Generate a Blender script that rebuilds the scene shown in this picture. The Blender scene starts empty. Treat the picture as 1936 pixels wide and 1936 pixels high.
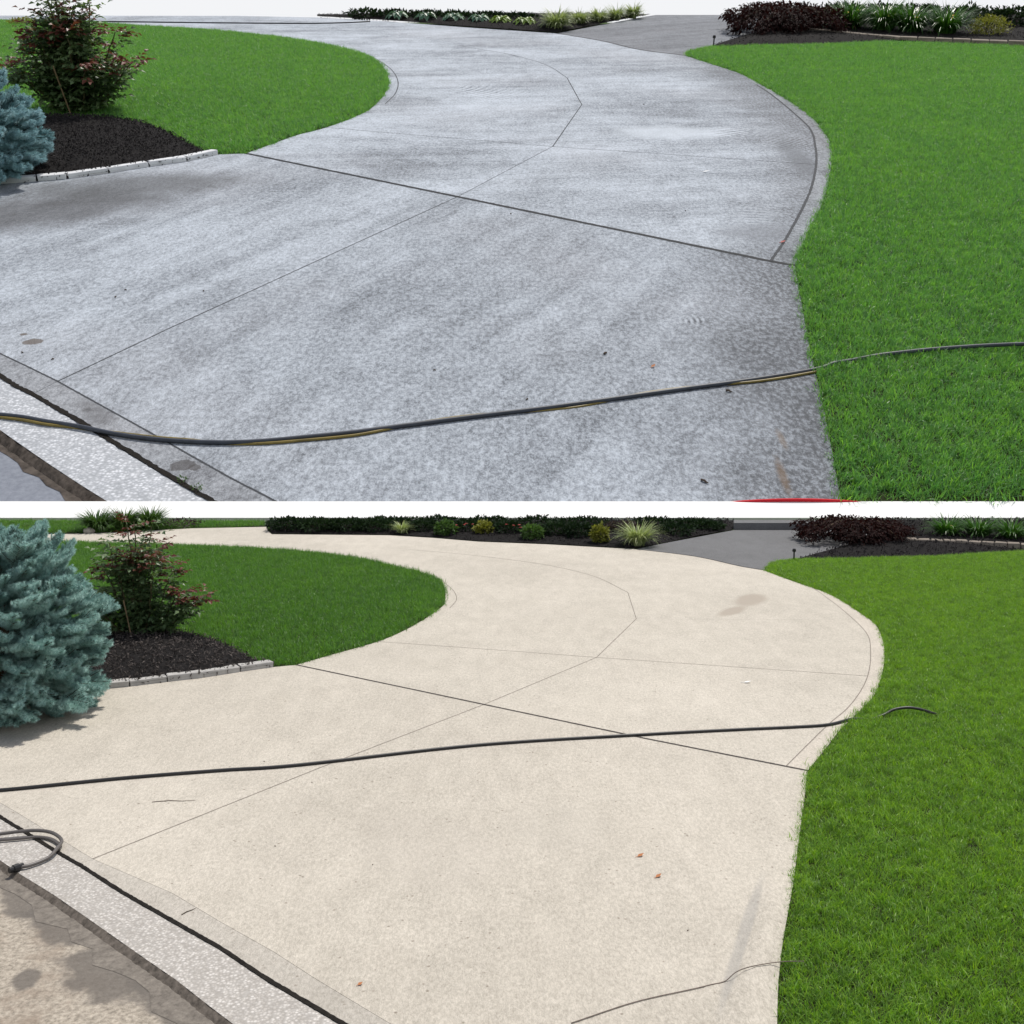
import bpy, bmesh, math, random
import numpy as np
from mathutils import Matrix, Vector, geometry

R = math.radians
scene = bpy.context.scene
COL = scene.collection
random.seed(7)

# ------------------------------------------------------------------ camera, sky, sun, exposure
EYE = 1.9                                    # eye height over the front driveway, metres
cam_data = bpy.data.cameras.new("camera")
cam_data.sensor_width = 36.0
cam_data.lens = 36.0 * 2000.0 / 1936.0
cam_data.clip_start = 0.1
cam_data.clip_end = 2000.0
cam = bpy.data.objects.new("camera", cam_data)
cam.location = (0.0, 0.0, EYE)
cam.rotation_euler = (R(90.0 - 6.504), 0.0, 0.0)
COL.objects.link(cam)
scene.camera = cam

SUN_EL, SUN_AZ = R(69.0), R(34.0)            # height over the horizon; clockwise from straight ahead
world = bpy.data.worlds.new("World")
scene.world = world
world.use_nodes = True
wn = world.node_tree
wn.nodes.clear()
sky = wn.nodes.new("ShaderNodeTexSky")
sky.sky_type = 'NISHITA'
sky.sun_disc = False
sky.sun_elevation = SUN_EL
sky.sun_rotation = SUN_AZ
sky.air_density = 1.0
sky.dust_density = 2.0
bg = wn.nodes.new("ShaderNodeBackground")
bg.inputs["Strength"].default_value = 0.10
wo = wn.nodes.new("ShaderNodeOutputWorld")
def wnode(kind, **kw):
    nd = wn.nodes.new("ShaderNode" + kind)
    for k_, v_ in kw.items():
        setattr(nd, k_, v_)
    return nd
w_tc = wnode("TexCoord")                     # white cloud band added to brighten the horizon and fill, thinning out overhead
w_sep = wnode("SeparateXYZ")
wn.links.new(w_tc.outputs["Generated"], w_sep.inputs[0])
w_no = wnode("TexNoise")
w_no.inputs["Scale"].default_value = 3.0
w_no.inputs["Detail"].default_value = 5
wn.links.new(w_tc.outputs["Generated"], w_no.inputs["Vector"])
w_ad = wnode("Math", operation='MULTIPLY_ADD')
wn.links.new(w_no.outputs["Fac"], w_ad.inputs[0])
w_ad.inputs[1].default_value = .35
wn.links.new(w_sep.outputs[2], w_ad.inputs[2])
w_mr = wnode("MapRange")
wn.links.new(w_ad.outputs[0], w_mr.inputs[0])
for i_, v_ in enumerate((.63, .80, 1.0, 0.0)):
    w_mr.inputs[i_ + 1].default_value = v_
w_mx = wnode("Mix", data_type='RGBA')
wn.links.new(w_mr.outputs[0], w_mx.inputs[0])
wn.links.new(sky.outputs[0], w_mx.inputs[6])
w_mx.inputs[7].default_value = (9.0, 9.1, 9.3, 1)
wn.links.new(w_mx.outputs[2], bg.inputs[0])
wn.links.new(bg.outputs[0], wo.inputs[0])

sun_data = bpy.data.lights.new("sun", 'SUN')
sun_data.energy = 3.85
sun_data.angle = R(0.53)
sun_data.color = (1.0, 0.955, 0.88)
sun = bpy.data.objects.new("sun", sun_data)
to_sun = Vector((math.sin(SUN_AZ) * math.cos(SUN_EL), math.cos(SUN_AZ) * math.cos(SUN_EL), math.sin(SUN_EL)))
sun.rotation_euler = to_sun.to_track_quat('Z', 'Y').to_euler()
sun.location = (0, 0, 60)
COL.objects.link(sun)

vs = scene.view_settings
scene.display_settings.display_device = 'sRGB'
vs.view_transform = 'Standard'
vs.look = 'None'
vs.exposure = 0.0
vs.gamma = 1.0
vs.use_curve_mapping = False

# ------------------------------------------------------------------ the two plots of ground
FOOT = 15.756            # where the bank starts
SLOPE = R(24.312)        # steepness of the bank
CREST = 69.95        # length of the bank up its slope
GARDEN = Matrix.Identity(4)                                             # level plot
BANK = Matrix.Translation((0, FOOT, 0)) @ Matrix.Rotation(SLOPE, 4, 'X')  # plan axes of the sloping plot
BIG = 4.3              # everything on the bank is built this much larger

# ------------------------------------------------------------------ material helpers
class NT:
    def __init__(s, name):
        s.m = bpy.data.materials.new(name)
        s.m.use_nodes = True
        s.t = s.m.node_tree
        s.t.nodes.clear()
        s.out = s.t.nodes.new("ShaderNodeOutputMaterial")
    def n(s, kind, **kw):
        nd = s.t.nodes.new("ShaderNode" + kind)
        for k, v in kw.items():
            setattr(nd, k, v)
        return nd
    def link(s, a, b):
        s.t.links.new(a, b)
    def put(s, sock, v):
        if hasattr(v, "is_linked") or hasattr(v, "links"):
            s.link(v, sock)
        else:
            if sock.type == 'RGBA' and len(v) == 3:
                v = (*v, 1)
            sock.default_value = v
    def coord(s, kind="Object"):
        return s.n("TexCoord").outputs[kind]
    def mapping(s, vec, scale=(1, 1, 1), rot=(0, 0, 0), loc=(0, 0, 0)):
        m = s.n("Mapping")
        s.link(vec, m.inputs[0])
        m.inputs["Scale"].default_value = scale
        m.inputs["Rotation"].default_value = rot
        m.inputs["Location"].default_value = loc
        return m.outputs[0]
    def noise(s, vec, scale, detail=4, rough=.55, dist=0.0):
        x = s.n("TexNoise")
        s.link(vec, x.inputs["Vector"])
        x.inputs["Scale"].default_value = scale
        x.inputs["Detail"].default_value = detail
        x.inputs["Roughness"].default_value = rough
        x.inputs["Distortion"].default_value = dist
        return x.outputs["Fac"]
    def voronoi(s, vec, scale, feature='F1', out="Distance"):
        x = s.n("TexVoronoi", feature=feature)
        s.link(vec, x.inputs["Vector"])
        x.inputs["Scale"].default_value = scale
        return x.outputs[out]
    def rng(s, v, a, b, c=0.0, d=1.0, smooth=False):
        x = s.n("MapRange", clamp=True)
        if smooth:
            x.interpolation_type = 'SMOOTHSTEP'
        s.put(x.inputs[0], v)
        for i, q in enumerate((a, b, c, d)):
            x.inputs[i + 1].default_value = q
        return x.outputs[0]
    def math(s, op, a, b=0.0):
        x = s.n("Math", operation=op)
        s.put(x.inputs[0], a)
        s.put(x.inputs[1], b)
        return x.outputs[0]
    def mix(s, f, a, b, blend='MIX'):
        x = s.n("Mix", data_type='RGBA', blend_type=blend)
        s.put(x.inputs[0], f)
        s.put(x.inputs[6], a)
        s.put(x.inputs[7], b)
        return x.outputs[2]
    def bump(s, h, strength=.3, dist=.01):
        b = s.n("Bump")
        s.put(b.inputs["Height"], h)
        b.inputs["Strength"].default_value = strength
        b.inputs["Distance"].default_value = dist
        return b.outputs[0]
    def bsdf(s, color, rough=.8, normal=None, spec=.3, metal=0.0):
        p = s.n("BsdfPrincipled")
        s.put(p.inputs["Base Color"], color)
        s.put(p.inputs["Roughness"], rough)
        p.inputs["Specular IOR Level"].default_value = spec
        p.inputs["Metallic"].default_value = metal
        if normal is not None:
            s.link(normal, p.inputs["Normal"])
        s.link(p.outputs[0], s.out.inputs[0])
        return p
    def leafy(s, color, rough=.5, trans=.35, spec=.3, tint=(1, 1, 1)):
        p = s.n("BsdfPrincipled")
        s.put(p.inputs["Base Color"], color)
        p.inputs["Roughness"].default_value = rough
        p.inputs["Specular IOR Level"].default_value = spec
        t = s.n("BsdfTranslucent")
        s.put(t.inputs["Color"], s.mix(1.0, color, tint, 'MULTIPLY'))
        m = s.n("MixShader")
        m.inputs[0].default_value = trans
        s.link(p.outputs[0], m.inputs[1])
        s.link(t.outputs[0], m.inputs[2])
        s.link(m.outputs[0], s.out.inputs[0])

def spot(k, P, c, r, rot=0.0, soft=.5, wob=.35, wscale=3.0):
    """mask of one stain with a ragged outline: 1 inside"""
    v = k.mapping(P, scale=(1 / r[0], 1 / r[1], 0), rot=(0, 0, 0), loc=(0, 0, 0))
    sub = k.n("VectorMath", operation='SUBTRACT')
    k.link(P, sub.inputs[0])
    sub.inputs[1].default_value = (c[0], c[1], 0)
    v = k.mapping(sub.outputs[0], scale=(1, 1, 0), rot=(0, 0, -rot))
    v = k.mapping(v, scale=(1 / r[0], 1 / r[1], 0))
    ln = k.n("VectorMath", operation='LENGTH')
    k.link(v, ln.inputs[0])
    w = k.math('MULTIPLY', k.math('SUBTRACT', k.noise(P, wscale, 4, .6), .5), wob * 2)
    return k.rng(k.math('ADD', ln.outputs["Value"], w), 1 - soft, 1.0, 1.0, 0.0, True)

def flat_mat(name, color, rough=.7, spec=.3, var=.25, scale=20, bump=0.0, metal=0.0):
    k = NT(name)
    P = k.coord()
    n = k.noise(P, scale, 5, .6)
    c = k.mix(k.rng(n, .3, .7), tuple(x * (1 - var) for x in color), tuple(min(1, x * (1 + var)) for x in color))
    k.bsdf(c, rough, k.bump(n, .4, bump) if bump else None, spec, metal)
    return k.m

def leaf_mat(name, a, b, trans=.3, rough=.45, spec=.35, scale=9.0, tint=(1.1, 1.15, .6)):
    k = NT(name)
    P = k.coord()
    rnd = k.n("ObjectInfo").outputs["Random"]
    geo = k.n("NewGeometry").outputs["Random Per Island"]
    f = k.math('ADD', k.math('MULTIPLY', k.noise(P, scale, 2), .45), k.math('ADD', k.math('MULTIPLY', rnd, .2), k.math('MULTIPLY', geo, .45)))
    k.leafy(k.mix(k.rng(f, .2, .85), a, b), rough, trans, spec, tint)
    return k.m

def turf_mat(name, dark, mid, bright, dry, scale=1.0):
    k = NT(name)
    P = k.n("NewGeometry").outputs["Position"]
    rnd = k.n("ObjectInfo").outputs["Random"]
    isl = k.n("NewGeometry").outputs["Random Per Island"]
    big = k.noise(P, .75 / scale, 3, .55)
    med = k.noise(P, 3.2 / scale, 3, .6)
    cool = k.noise(P, 1.3 / scale, 4, .65, .6)
    c = k.mix(k.rng(big, .38, .66), mid, bright)
    c = k.mix(k.rng(cool, .47, .62, 0, .7), c, (mid[0] * .85, mid[1] * .82, mid[2] * 2.0))
    c = k.mix(k.rng(med, .42, .62, .75, 0.0), c, dark)
    c = k.mix(k.rng(rnd, 0, 1, 0, .7), c, dark)
    c = k.mix(k.rng(rnd, .86, .9, 0, .35), c, bright)
    c = k.mix(k.rng(isl, .95, .96), c, dry)
    c = k.mix(k.rng(isl, .0, .3, .75, 0.0), c, bright)
    c = k.mix(k.rng(isl, .5, .9, 0, .75), c, tuple(q * .55 for q in dark))
    c = k.mix(k.rng(isl, .39, .40, 0, .75), c, (.30, .43, .26))
    c = k.mix(k.rng(isl, .48, .49, 0, 1), c, mid)
    fine = k.noise(P, 17 / scale, 4, .7)
    c = k.mix(k.rng(fine, .36, .52, .6, 0.0), c, tuple(q * .55 for q in dark))
    c = k.mix(k.rng(k.noise(P, 24 / scale, 3, .65, .4), .55, .70, 0, .4), c, tuple(q * 1.2 for q in bright))
    k.leafy(c, .42, .45, .4, (1.15, 1.2, .5))
    return k.m

# ------------------------------------------------------------------ mesh helpers
class MB:
    """collects vertices and faces, several materials"""
    def __init__(s):
        s.v, s.f, s.mi, s.n = [], [], [], 0
    def add(s, verts, faces, mi=0):
        verts = np.asarray(verts, float).reshape(-1, 3)
        s.v.append(verts)
        for f in faces:
            s.f.append(tuple(i + s.n for i in f))
            s.mi.append(mi)
        s.n += len(verts)
    def box(s, lo, hi, mi=0):
        x0, y0, z0 = lo
        x1, y1, z1 = hi
        s.add([(x0, y0, z0), (x1, y0, z0), (x1, y1, z0), (x0, y1, z0), (x0, y0, z1), (x1, y0, z1), (x1, y1, z1), (x0, y1, z1)],
              [(3, 2, 1, 0), (4, 5, 6, 7), (0, 1, 5, 4), (1, 2, 6, 5), (2, 3, 7, 6), (3, 0, 4, 7)], mi)
    def tube(s, path, rad, seg=8, mi=0, cap=True):
        path = [Vector(p) for p in path]
        if not hasattr(rad, "__len__"):
            rad = [rad] * len(path)
        ring = []
        up = Vector((0, 0, 1))
        vs_ = []
        prev = None
        for i, p in enumerate(path):
            t = (path[min(i + 1, len(path) - 1)] - path[max(i - 1, 0)]).normalized()
            a = prev if prev is not None else (up if abs(t.z) < .9 else Vector((1, 0, 0)))
            a = (a - t * a.dot(t)).normalized()
            prev = a
            b = t.cross(a)
            for j in range(seg):
                g = 2 * math.pi * j / seg
                vs_.append(p + (a * math.cos(g) + b * math.sin(g)) * rad[i])
        fs = []
        for i in range(len(path) - 1):
            for j in range(seg):
                k = (j + 1) % seg
                fs.append((i * seg + j, i * seg + k, (i + 1) * seg + k, (i + 1) * seg + j))
        if cap:
            fs.append(tuple(range(seg - 1, -1, -1)))
            fs.append(tuple((len(path) - 1) * seg + j for j in range(seg)))
        s.add(vs_, fs, mi)
    def leaf(s, p, d, nrm, ln, w, fold=.25, mi=0, droop=.15):
        """folded pointed leaf of four triangles"""
        d = Vector(d).normalized()
        nrm = Vector(nrm)
        side = d.cross(nrm)
        if side.length < 1e-4:
            side = d.cross(Vector((1, .3, .2)))
        side.normalize()
        n = side.cross(d)
        p = Vector(p)
        m = p + d * ln * .45
        tip = p + d * ln - n * droop * ln
        s.add([p, m + side * w / 2 + n * fold * w, m, m - side * w / 2 + n * fold * w, tip],
              [(0, 2, 1), (0, 3, 2), (1, 2, 4), (2, 3, 4)], mi)
    def blade(s, p, az, ln, w, lean, curl, mi=0, seg=3, twist=0.0):
        """arching tapered strip"""
        p = Vector(p)
        h = Vector((math.cos(az), math.sin(az), 0))
        sd = Vector((-math.sin(az + twist), math.cos(az + twist), 0))
        vs_, a, q = [], lean, p
        for i in range(seg + 1):
            ww = w * (1 - (i / seg) ** 1.6) * .5
            if i == seg:
                vs_.append(q)
            else:
                vs_ += [q - sd * ww, q + sd * ww]
            st = ln / seg
            q = q + (h * math.sin(a) + Vector((0, 0, 1)) * math.cos(a)) * st
            a += curl / seg
        fs = [(2 * i, 2 * i + 1, 2 * i + 3, 2 * i + 2) for i in range(seg - 1)]
        fs.append((2 * seg - 2, 2 * seg - 1, 2 * seg))
        s.add(vs_, fs, mi)
    def mesh(s, name, mats, smooth=False):
        me = bpy.data.meshes.new(name)
        V = np.concatenate(s.v) if s.v else np.zeros((0, 3))
        me.from_pydata(V.tolist(), [], s.f)
        for m in (mats if isinstance(mats, (list, tuple)) else [mats]):
            me.materials.append(m)
        me.polygons.foreach_set("material_index", s.mi)
        if smooth:
            me.polygons.foreach_set("use_smooth", [True] * len(me.polygons))
        me.update()
        return me

def obj(name, me, parent=None, loc=None, rotz=0.0, scale=None, frame=None, rot=None):
    o = bpy.data.objects.new(name, me)
    COL.objects.link(o)
    if parent is not None:
        o.parent = parent
    m = Matrix.Translation(loc or (0, 0, 0)) @ (rot.to_4x4() if rot is not None else Matrix.Rotation(rotz, 4, 'Z'))
    if scale is not None:
        m = m @ Matrix.Diagonal((*((scale,) * 3 if not hasattr(scale, "__len__") else scale), 1))
    o.matrix_basis = (frame @ m) if frame is not None else m
    return o

def tag(o, label=None, cat=None, group=None, kind=None):
    for k, v in (("label", label), ("category", cat), ("group", group), ("kind", kind)):
        if v:
            o[k] = v
    return o

def thing(name, frame, loc, label, cat, group=None, rotz=0.0):
    o = obj(name, None, None, loc, rotz, None, frame)
    o.empty_display_size = .2
    return tag(o, label, cat, group)

def xy(p):
    return np.array(p, float)

class Curve:
    """line through surveyed plan points; smooth=True rounds it (Catmull-Rom)"""
    def __init__(s, k, smooth=True, sub=6):
        s.k = [Vector((a, b)) for a, b in k]
        s.sub = sub if smooth else 1
        k = s.k
        s.p = []
        for i in range(len(k) - 1):
            a, b = k[i], k[i + 1]
            l = (b - a).length
            ma = (b - k[i - 1]).normalized() * l if i else (b - a)
            mb = (k[i + 2] - a).normalized() * l if i + 2 < len(k) else (b - a)
            for j in range(s.sub):
                t = j / s.sub
                h = (2 * t**3 - 3 * t**2 + 1, t**3 - 2 * t**2 + t, -2 * t**3 + 3 * t**2, t**3 - t**2)
                s.p.append(a * h[0] + ma * h[1] + b * h[2] + mb * h[3])
        s.p.append(k[-1].copy())
    def seg(s, i=0, j=-1):
        n = len(s.k)
        i %= n
        j %= n
        if i <= j:
            return s.p[i * s.sub: j * s.sub + 1]
        return s.p[j * s.sub: i * s.sub + 1][::-1]

def outline(*runs):
    """joins runs of points into one closed outline, counter-clockwise, no doubled points"""
    out = []
    for r in runs:
        for q in r:
            q = Vector((q[0], q[1]))
            if not out or (q - out[-1]).length > 1e-3:
                out.append(q)
    if (out[0] - out[-1]).length < 1e-3:
        out.pop()
    area = sum(a.x * b.y - b.x * a.y for a, b in zip(out, out[1:] + out[:1]))
    return out if area > 0 else out[::-1]

def inset(poly, w):
    n = len(poly)
    res = []
    for i in range(n):
        a, b, c = poly[i - 1], poly[i], poly[(i + 1) % n]
        d1, d2 = (b - a).normalized(), (c - b).normalized()
        n1, n2 = Vector((-d1.y, d1.x)), Vector((-d2.y, d2.x))
        m = n1 + n2
        if m.length < .3:
            m = n1
        m.normalize()
        res.append(b + m * w / max(.5, m.dot(n1)))
    return res

def slab_mesh(name, poly, mat, top=0.0, depth=.1, gap=0.0):
    if gap:
        poly = inset(poly, gap)
    n = len(poly)
    tris = geometry.tessellate_polygon([[Vector((p.x, p.y, 0)) for p in poly]])
    b = MB()
    v = [(p.x, p.y, top) for p in poly]
    fs = []
    for t in tris:
        a, q, c = (poly[i] for i in t)
        fs.append(t if (q - a).cross(c - a) > 0 else t[::-1])
    b.add(v, fs)
    if depth:
        b.add([(p.x, p.y, top) for p in poly] + [(p.x, p.y, top - depth) for p in poly],
              [(i + n, (i + 1) % n + n, (i + 1) % n, i) for i in range(n)])
    return b.mesh(name, mat)

def ribbon_mesh(name, line, w, mat, z=0.0, rag=0.0, seed=1, depth=0.0):
    rnd = random.Random(seed)
    pts = []
    for a, b in zip(line, line[1:]):                      # re-cut evenly so ragged edges show
        m = max(1, int((b - a).length / max(w * .8, .012))) if rag else 1
        pts += [a.lerp(b, j / m) for j in range(m)]
    pts.append(line[-1])
    v, f = [], []
    for i, p in enumerate(pts):
        t = (pts[min(i + 1, len(pts) - 1)] - pts[max(i - 1, 0)]).normalized()
        nn = Vector((-t.y, t.x))
        l, r = (w * .5 * (1 + rag * rnd.uniform(-1, 1)) for _ in (0, 1))
        v += [(p.x + nn.x * l, p.y + nn.y * l, z), (p.x - nn.x * r, p.y - nn.y * r, z)]
    for i in range(len(pts) - 1):
        f.append((2 * i, 2 * i + 1, 2 * i + 3, 2 * i + 2))
    b = MB()
    b.add(v, f)
    return b.mesh(name, mat)

def grid_patch(name, poly, mat, z, step, height=None):
    """sheet over an outline cut into cells so that it can undulate; height(x, y, distance to edge)"""
    bm = bmesh.new()
    vs_ = [bm.verts.new((p.x, p.y, 0)) for p in poly]
    bm.faces.new(vs_)
    xs, ys = [p.x for p in poly], [p.y for p in poly]
    for axis, lo, hi in ((0, min(xs), max(xs)), (1, min(ys), max(ys))):
        q = lo + step
        while q < hi:
            co = (q, 0, 0) if axis == 0 else (0, q, 0)
            no = (1, 0, 0) if axis == 0 else (0, 1, 0)
            bmesh.ops.bisect_plane(bm, geom=bm.verts[:] + bm.edges[:] + bm.faces[:], plane_co=co, plane_no=no)
            q += step
    A = np.array([(p.x, p.y) for p in poly])
    B = np.roll(A, -1, 0)
    for v in bm.verts:
        P = np.array((v.co.x, v.co.y))
        t = np.clip(((P - A) * (B - A)).sum(1) / ((B - A) ** 2).sum(1), 0, 1)
        d = np.sqrt((((A + (B - A) * t[:, None]) - P) ** 2).sum(1).min())
        v.co.z = z + (height(v.co.x, v.co.y, d) if height else 0)
    bmesh.ops.triangulate(bm, faces=bm.faces[:])
    for f in bm.faces:
        if f.normal.z < 0:
            f.normal_flip()
        f.smooth = True
    me = bpy.data.meshes.new(name)
    bm.to_mesh(me)
    bm.free()
    me.materials.append(mat)
    return me

def scatter(o, protos, density, smin, smax, seed=1, tilt=.25, keep=True):
    """covers the sheet o with copies of small meshes (grass tufts, bark chips)"""
    g = bpy.data.node_groups.new("cover", 'GeometryNodeTree')
    g.interface.new_socket("Geometry", in_out='INPUT', socket_type='NodeSocketGeometry')
    g.interface.new_socket("Geometry", in_out='OUTPUT', socket_type='NodeSocketGeometry')
    N, Lk = g.nodes, g.links
    gi, go = N.new("NodeGroupInput"), N.new("NodeGroupOutput")
    d = N.new("GeometryNodeDistributePointsOnFaces")
    d.inputs["Density"].default_value = density
    d.inputs["Seed"].default_value = seed
    Lk.new(gi.outputs[0], d.inputs["Mesh"])
    inst = N.new("GeometryNodeInstanceOnPoints")
    Lk.new(d.outputs["Points"], inst.inputs["Points"])
    jn = N.new("GeometryNodeGeometryToInstance")
    for p in protos:
        oi = N.new("GeometryNodeObjectInfo")
        oi.inputs["Object"].default_value = p
        Lk.new(oi.outputs["Geometry"], jn.inputs[0])
    Lk.new(jn.outputs[0], inst.inputs["Instance"])
    inst.inputs["Pick Instance"].default_value = True
    ri = N.new("FunctionNodeRandomValue")
    ri.data_type = 'INT'
    ri.inputs[4].default_value = 0
    ri.inputs[5].default_value = len(protos) - 1
    ri.inputs["Seed"].default_value = seed + 5
    Lk.new(ri.outputs[2], inst.inputs["Instance Index"])
    rr = N.new("FunctionNodeRandomValue")
    rr.data_type = 'FLOAT_VECTOR'
    rr.inputs[0].default_value = (-tilt, -tilt, 0)
    rr.inputs[1].default_value = (tilt, tilt, 6.283)
    rr.inputs["Seed"].default_value = seed + 9
    Lk.new(rr.outputs[0], inst.inputs["Rotation"])
    rs = N.new("FunctionNodeRandomValue")
    rs.data_type = 'FLOAT'
    rs.inputs[2].default_value = smin
    rs.inputs[3].default_value = smax
    rs.inputs["Seed"].default_value = seed + 13
    Lk.new(rs.outputs[1], inst.inputs["Scale"])
    j = N.new("GeometryNodeJoinGeometry")
    Lk.new(inst.outputs[0], j.inputs[0])
    if keep:
        Lk.new(gi.outputs[0], j.inputs[0])
    Lk.new(j.outputs[0], go.inputs[0])
    md = o.modifiers.new("cover", 'NODES')
    md.node_group = g

def proto(name, me):
    return bpy.data.objects.new(name, me)      # not linked: only a source for scatter()

# ------------------------------------------------------------------ materials
def grey_concrete(name, lo, hi, streak=.9, bias=0.0, swirl=False, stains=False, edge=None, ang=0.5, patch=.26):
    """weathered unwashed concrete of the bank driveway"""
    k = NT(name)
    P = k.coord()
    S = BIG
    A = k.mapping(P, rot=(0, 0, -ang))                     # along the pour and the brushing
    big = k.rng(k.noise(k.mapping(A, scale=(.6, 1, 1)), 1.0 / S, 6, .62, .4), .33, .67)
    st = k.rng(k.noise(k.mapping(A, scale=(.22, 2.0, 1)), 2.2 / S, 6, .65, .25), .34, .66)
    Q = k.mapping(P, scale=(1, .55, 1))                    # broomed finish: grain runs up the slope
    mid = k.rng(k.noise(Q, 8 / S, 5, .7, .5), .33, .67)
    grain = k.rng(k.noise(Q, 46 / S, 5, .78), .40, .60)
    fine = k.rng(k.noise(Q, 130 / S, 3, .7), .39, .61)
    f = k.math('MULTIPLY', big, patch)
    for q, w in ((st, .28 * streak), (mid, .24), (grain, .44), (fine, .22)):
        f = k.math('ADD', f, k.math('MULTIPLY', q, w))
    f = k.rng(f, .20 - bias + (patch - .26) * .5, 1.16 - bias + (patch - .26) * .5)
    if swirl:
        # arcs left by a rotary brush close to the outer bend
        for (cx, cy), (mx, my), (ra, rb), period, amt in swirl:
            sub = k.n("VectorMath", operation='SUBTRACT')
            k.link(P, sub.inputs[0])
            sub.inputs[1].default_value = (cx, cy, 0)
            w = k.n("TexWave", wave_type='RINGS', rings_direction='Z')
            k.link(k.mapping(sub.outputs[0], scale=(1, 1, 0)), w.inputs["Vector"])
            w.inputs["Scale"].default_value = .314 / period
            w.inputs["Distortion"].default_value = 1.2
            w.inputs["Detail"].default_value = 3
            w.inputs["Detail Scale"].default_value = 1.5
            m = spot(k, P, (mx, my), (ra, rb), 0, .9, .5, 1.5 / ra)
            m = k.math('MULTIPLY', m, k.rng(k.noise(P, 5 / S, 4, .6), .3, .5))
            f = k.math('ADD', f, k.math('MULTIPLY', k.math('MULTIPLY', k.math('SUBTRACT', w.outputs["Fac"], .35), amt), m))
    c = k.mix(f, lo, hi)
    warm = k.noise(P, .5 / S, 2, .5)
    c = k.mix(k.rng(warm, .48, .7, 0, .14), c, (.40, .38, .39))
    if edge:
        # dirt crept in along the lawn: line of the lawn edge as x over y
        y0, y1, x0, x1, pts_, wid, amt = edge
        sx = k.n("SeparateXYZ")
        k.link(P, sx.inputs[0])
        fc = k.n("FloatCurve")
        cm = fc.mapping.curves[0]
        pts_ = sorted(((y - y0) / (y1 - y0), (x - x0) / (x1 - x0)) for x, y in pts_)
        cm.points[0].location = pts_[0]
        cm.points[1].location = pts_[-1]
        for q in pts_[1:-1]:
            cm.points.new(*q)
        fc.mapping.update()
        k.link(k.rng(sx.outputs[1], y0, y1), fc.inputs["Value"])
        ex = k.rng(fc.outputs[0], 0, 1, x0, x1)
        dd = k.math('SUBTRACT', ex, sx.outputs[0])
        dd = k.math('ADD', dd, k.math('MULTIPLY', k.math('SUBTRACT', k.noise(P, 2.2 / S, 5, .65), .5), wid * 1.1))
        dirt = k.math('MULTIPLY', k.rng(dd, 0, wid, amt, 0, True), k.rng(grain, .15, .85, 1.0, .58))
        c = k.mix(dirt, c, (.075, .078, .085))
    if stains:
        for cc, rr, rot, col, amt in stains:
            m = spot(k, P, cc, rr, rot, .2 if amt > .72 else .75, .4, 1.6 / min(rr))
            c = k.mix(k.math('MULTIPLY', m, amt), c, col)
    h = k.math('ADD', k.math('MULTIPLY', grain, .5), fine)
    k.bsdf(c, .88, k.bump(h, .35, .02), .2)
    return k.m

def tan_concrete(name, base, bias=0.0, damp_shade=None, grime=0.0):
    """pressure-washed concrete of the level driveway"""
    k = NT(name)
    P = k.coord()
    big = k.rng(k.noise(k.mapping(P, rot=(0, 0, .6)), .6, 5, .6, .3), .33, .67)
    med = k.rng(k.noise(k.mapping(P, scale=(1.2, .5, 1)), 6.5, 6, .75, .3), .33, .67)
    Q = k.mapping(P, scale=(1, .45, 1))
    grain = k.rng(k.noise(Q, 75, 5, .8, .4), .40, .60)
    fine = k.rng(k.noise(Q, 190, 3, .7), .39, .61)
    f = k.math('MULTIPLY', big, .2)
    for q, w in ((med, .22), (grain, .36), (fine, .22)):
        f = k.math('ADD', f, k.math('MULTIPLY', q, w))
    f = k.rng(f, .12 - bias, .88 - bias)
    dk = tuple(b * q for b, q in zip(base, (.66, .655, .64)))
    lt = tuple(min(.9, b * 1.18) for b in base)
    c = k.mix(f, dk, lt)
    c = k.mix(k.rng(k.noise(P, 1.3, 6, .72, .8), .52, .70, 0, .26), c, tuple(b * q for b, q in zip(base, (.84, .83, .81))))
    sp = k.voronoi(P, 26)
    c = k.mix(k.math('MULTIPLY', k.rng(sp, .08, .19, .7, 0), k.rng(k.noise(P, 9, 3), .5, .60)), c, (.16, .13, .10))
    if damp_shade:
        for cc, rr, rot, col, amt in damp_shade:
            c = k.mix(k.math('MULTIPLY', spot(k, P, cc, rr, rot, .55, .3, 2.0), amt), c, col)
    if grime:
        c = k.mix(k.rng(k.noise(P, 4, 5, .7), .35, .65, grime * .4, grime), c, (.33, .31, .28))
    h = k.math('ADD', k.math('MULTIPLY', grain, .5), fine)
    k.bsdf(c, .88, k.bump(h, .3, .004), .2)
    return k.m

def aggregate_mat(name, base, chip, scale, bump=.01, grime=.0):
    """kerb concrete with pale stones showing"""
    k = NT(name)
    P = k.coord()
    v = k.voronoi(P, scale)
    cell = k.voronoi(P, scale, out="Color")
    sep = k.n("SeparateColor")
    k.link(cell, sep.inputs[0])
    c = k.mix(k.rng(sep.outputs[0], .2, .9), base, chip)
    c = k.mix(k.rng(v, .25, .6, 0, .6), c, tuple(b * .6 for b in base))
    c = k.mix(k.rng(k.noise(P, scale * .12, 5, .7), .5, .7, 0, .5), c, tuple(b * .75 for b in base))
    h = k.math('MULTIPLY', v, -1.0)
    k.bsdf(c, .85, k.bump(h, .7, bump), .25)
    return k.m

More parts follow.
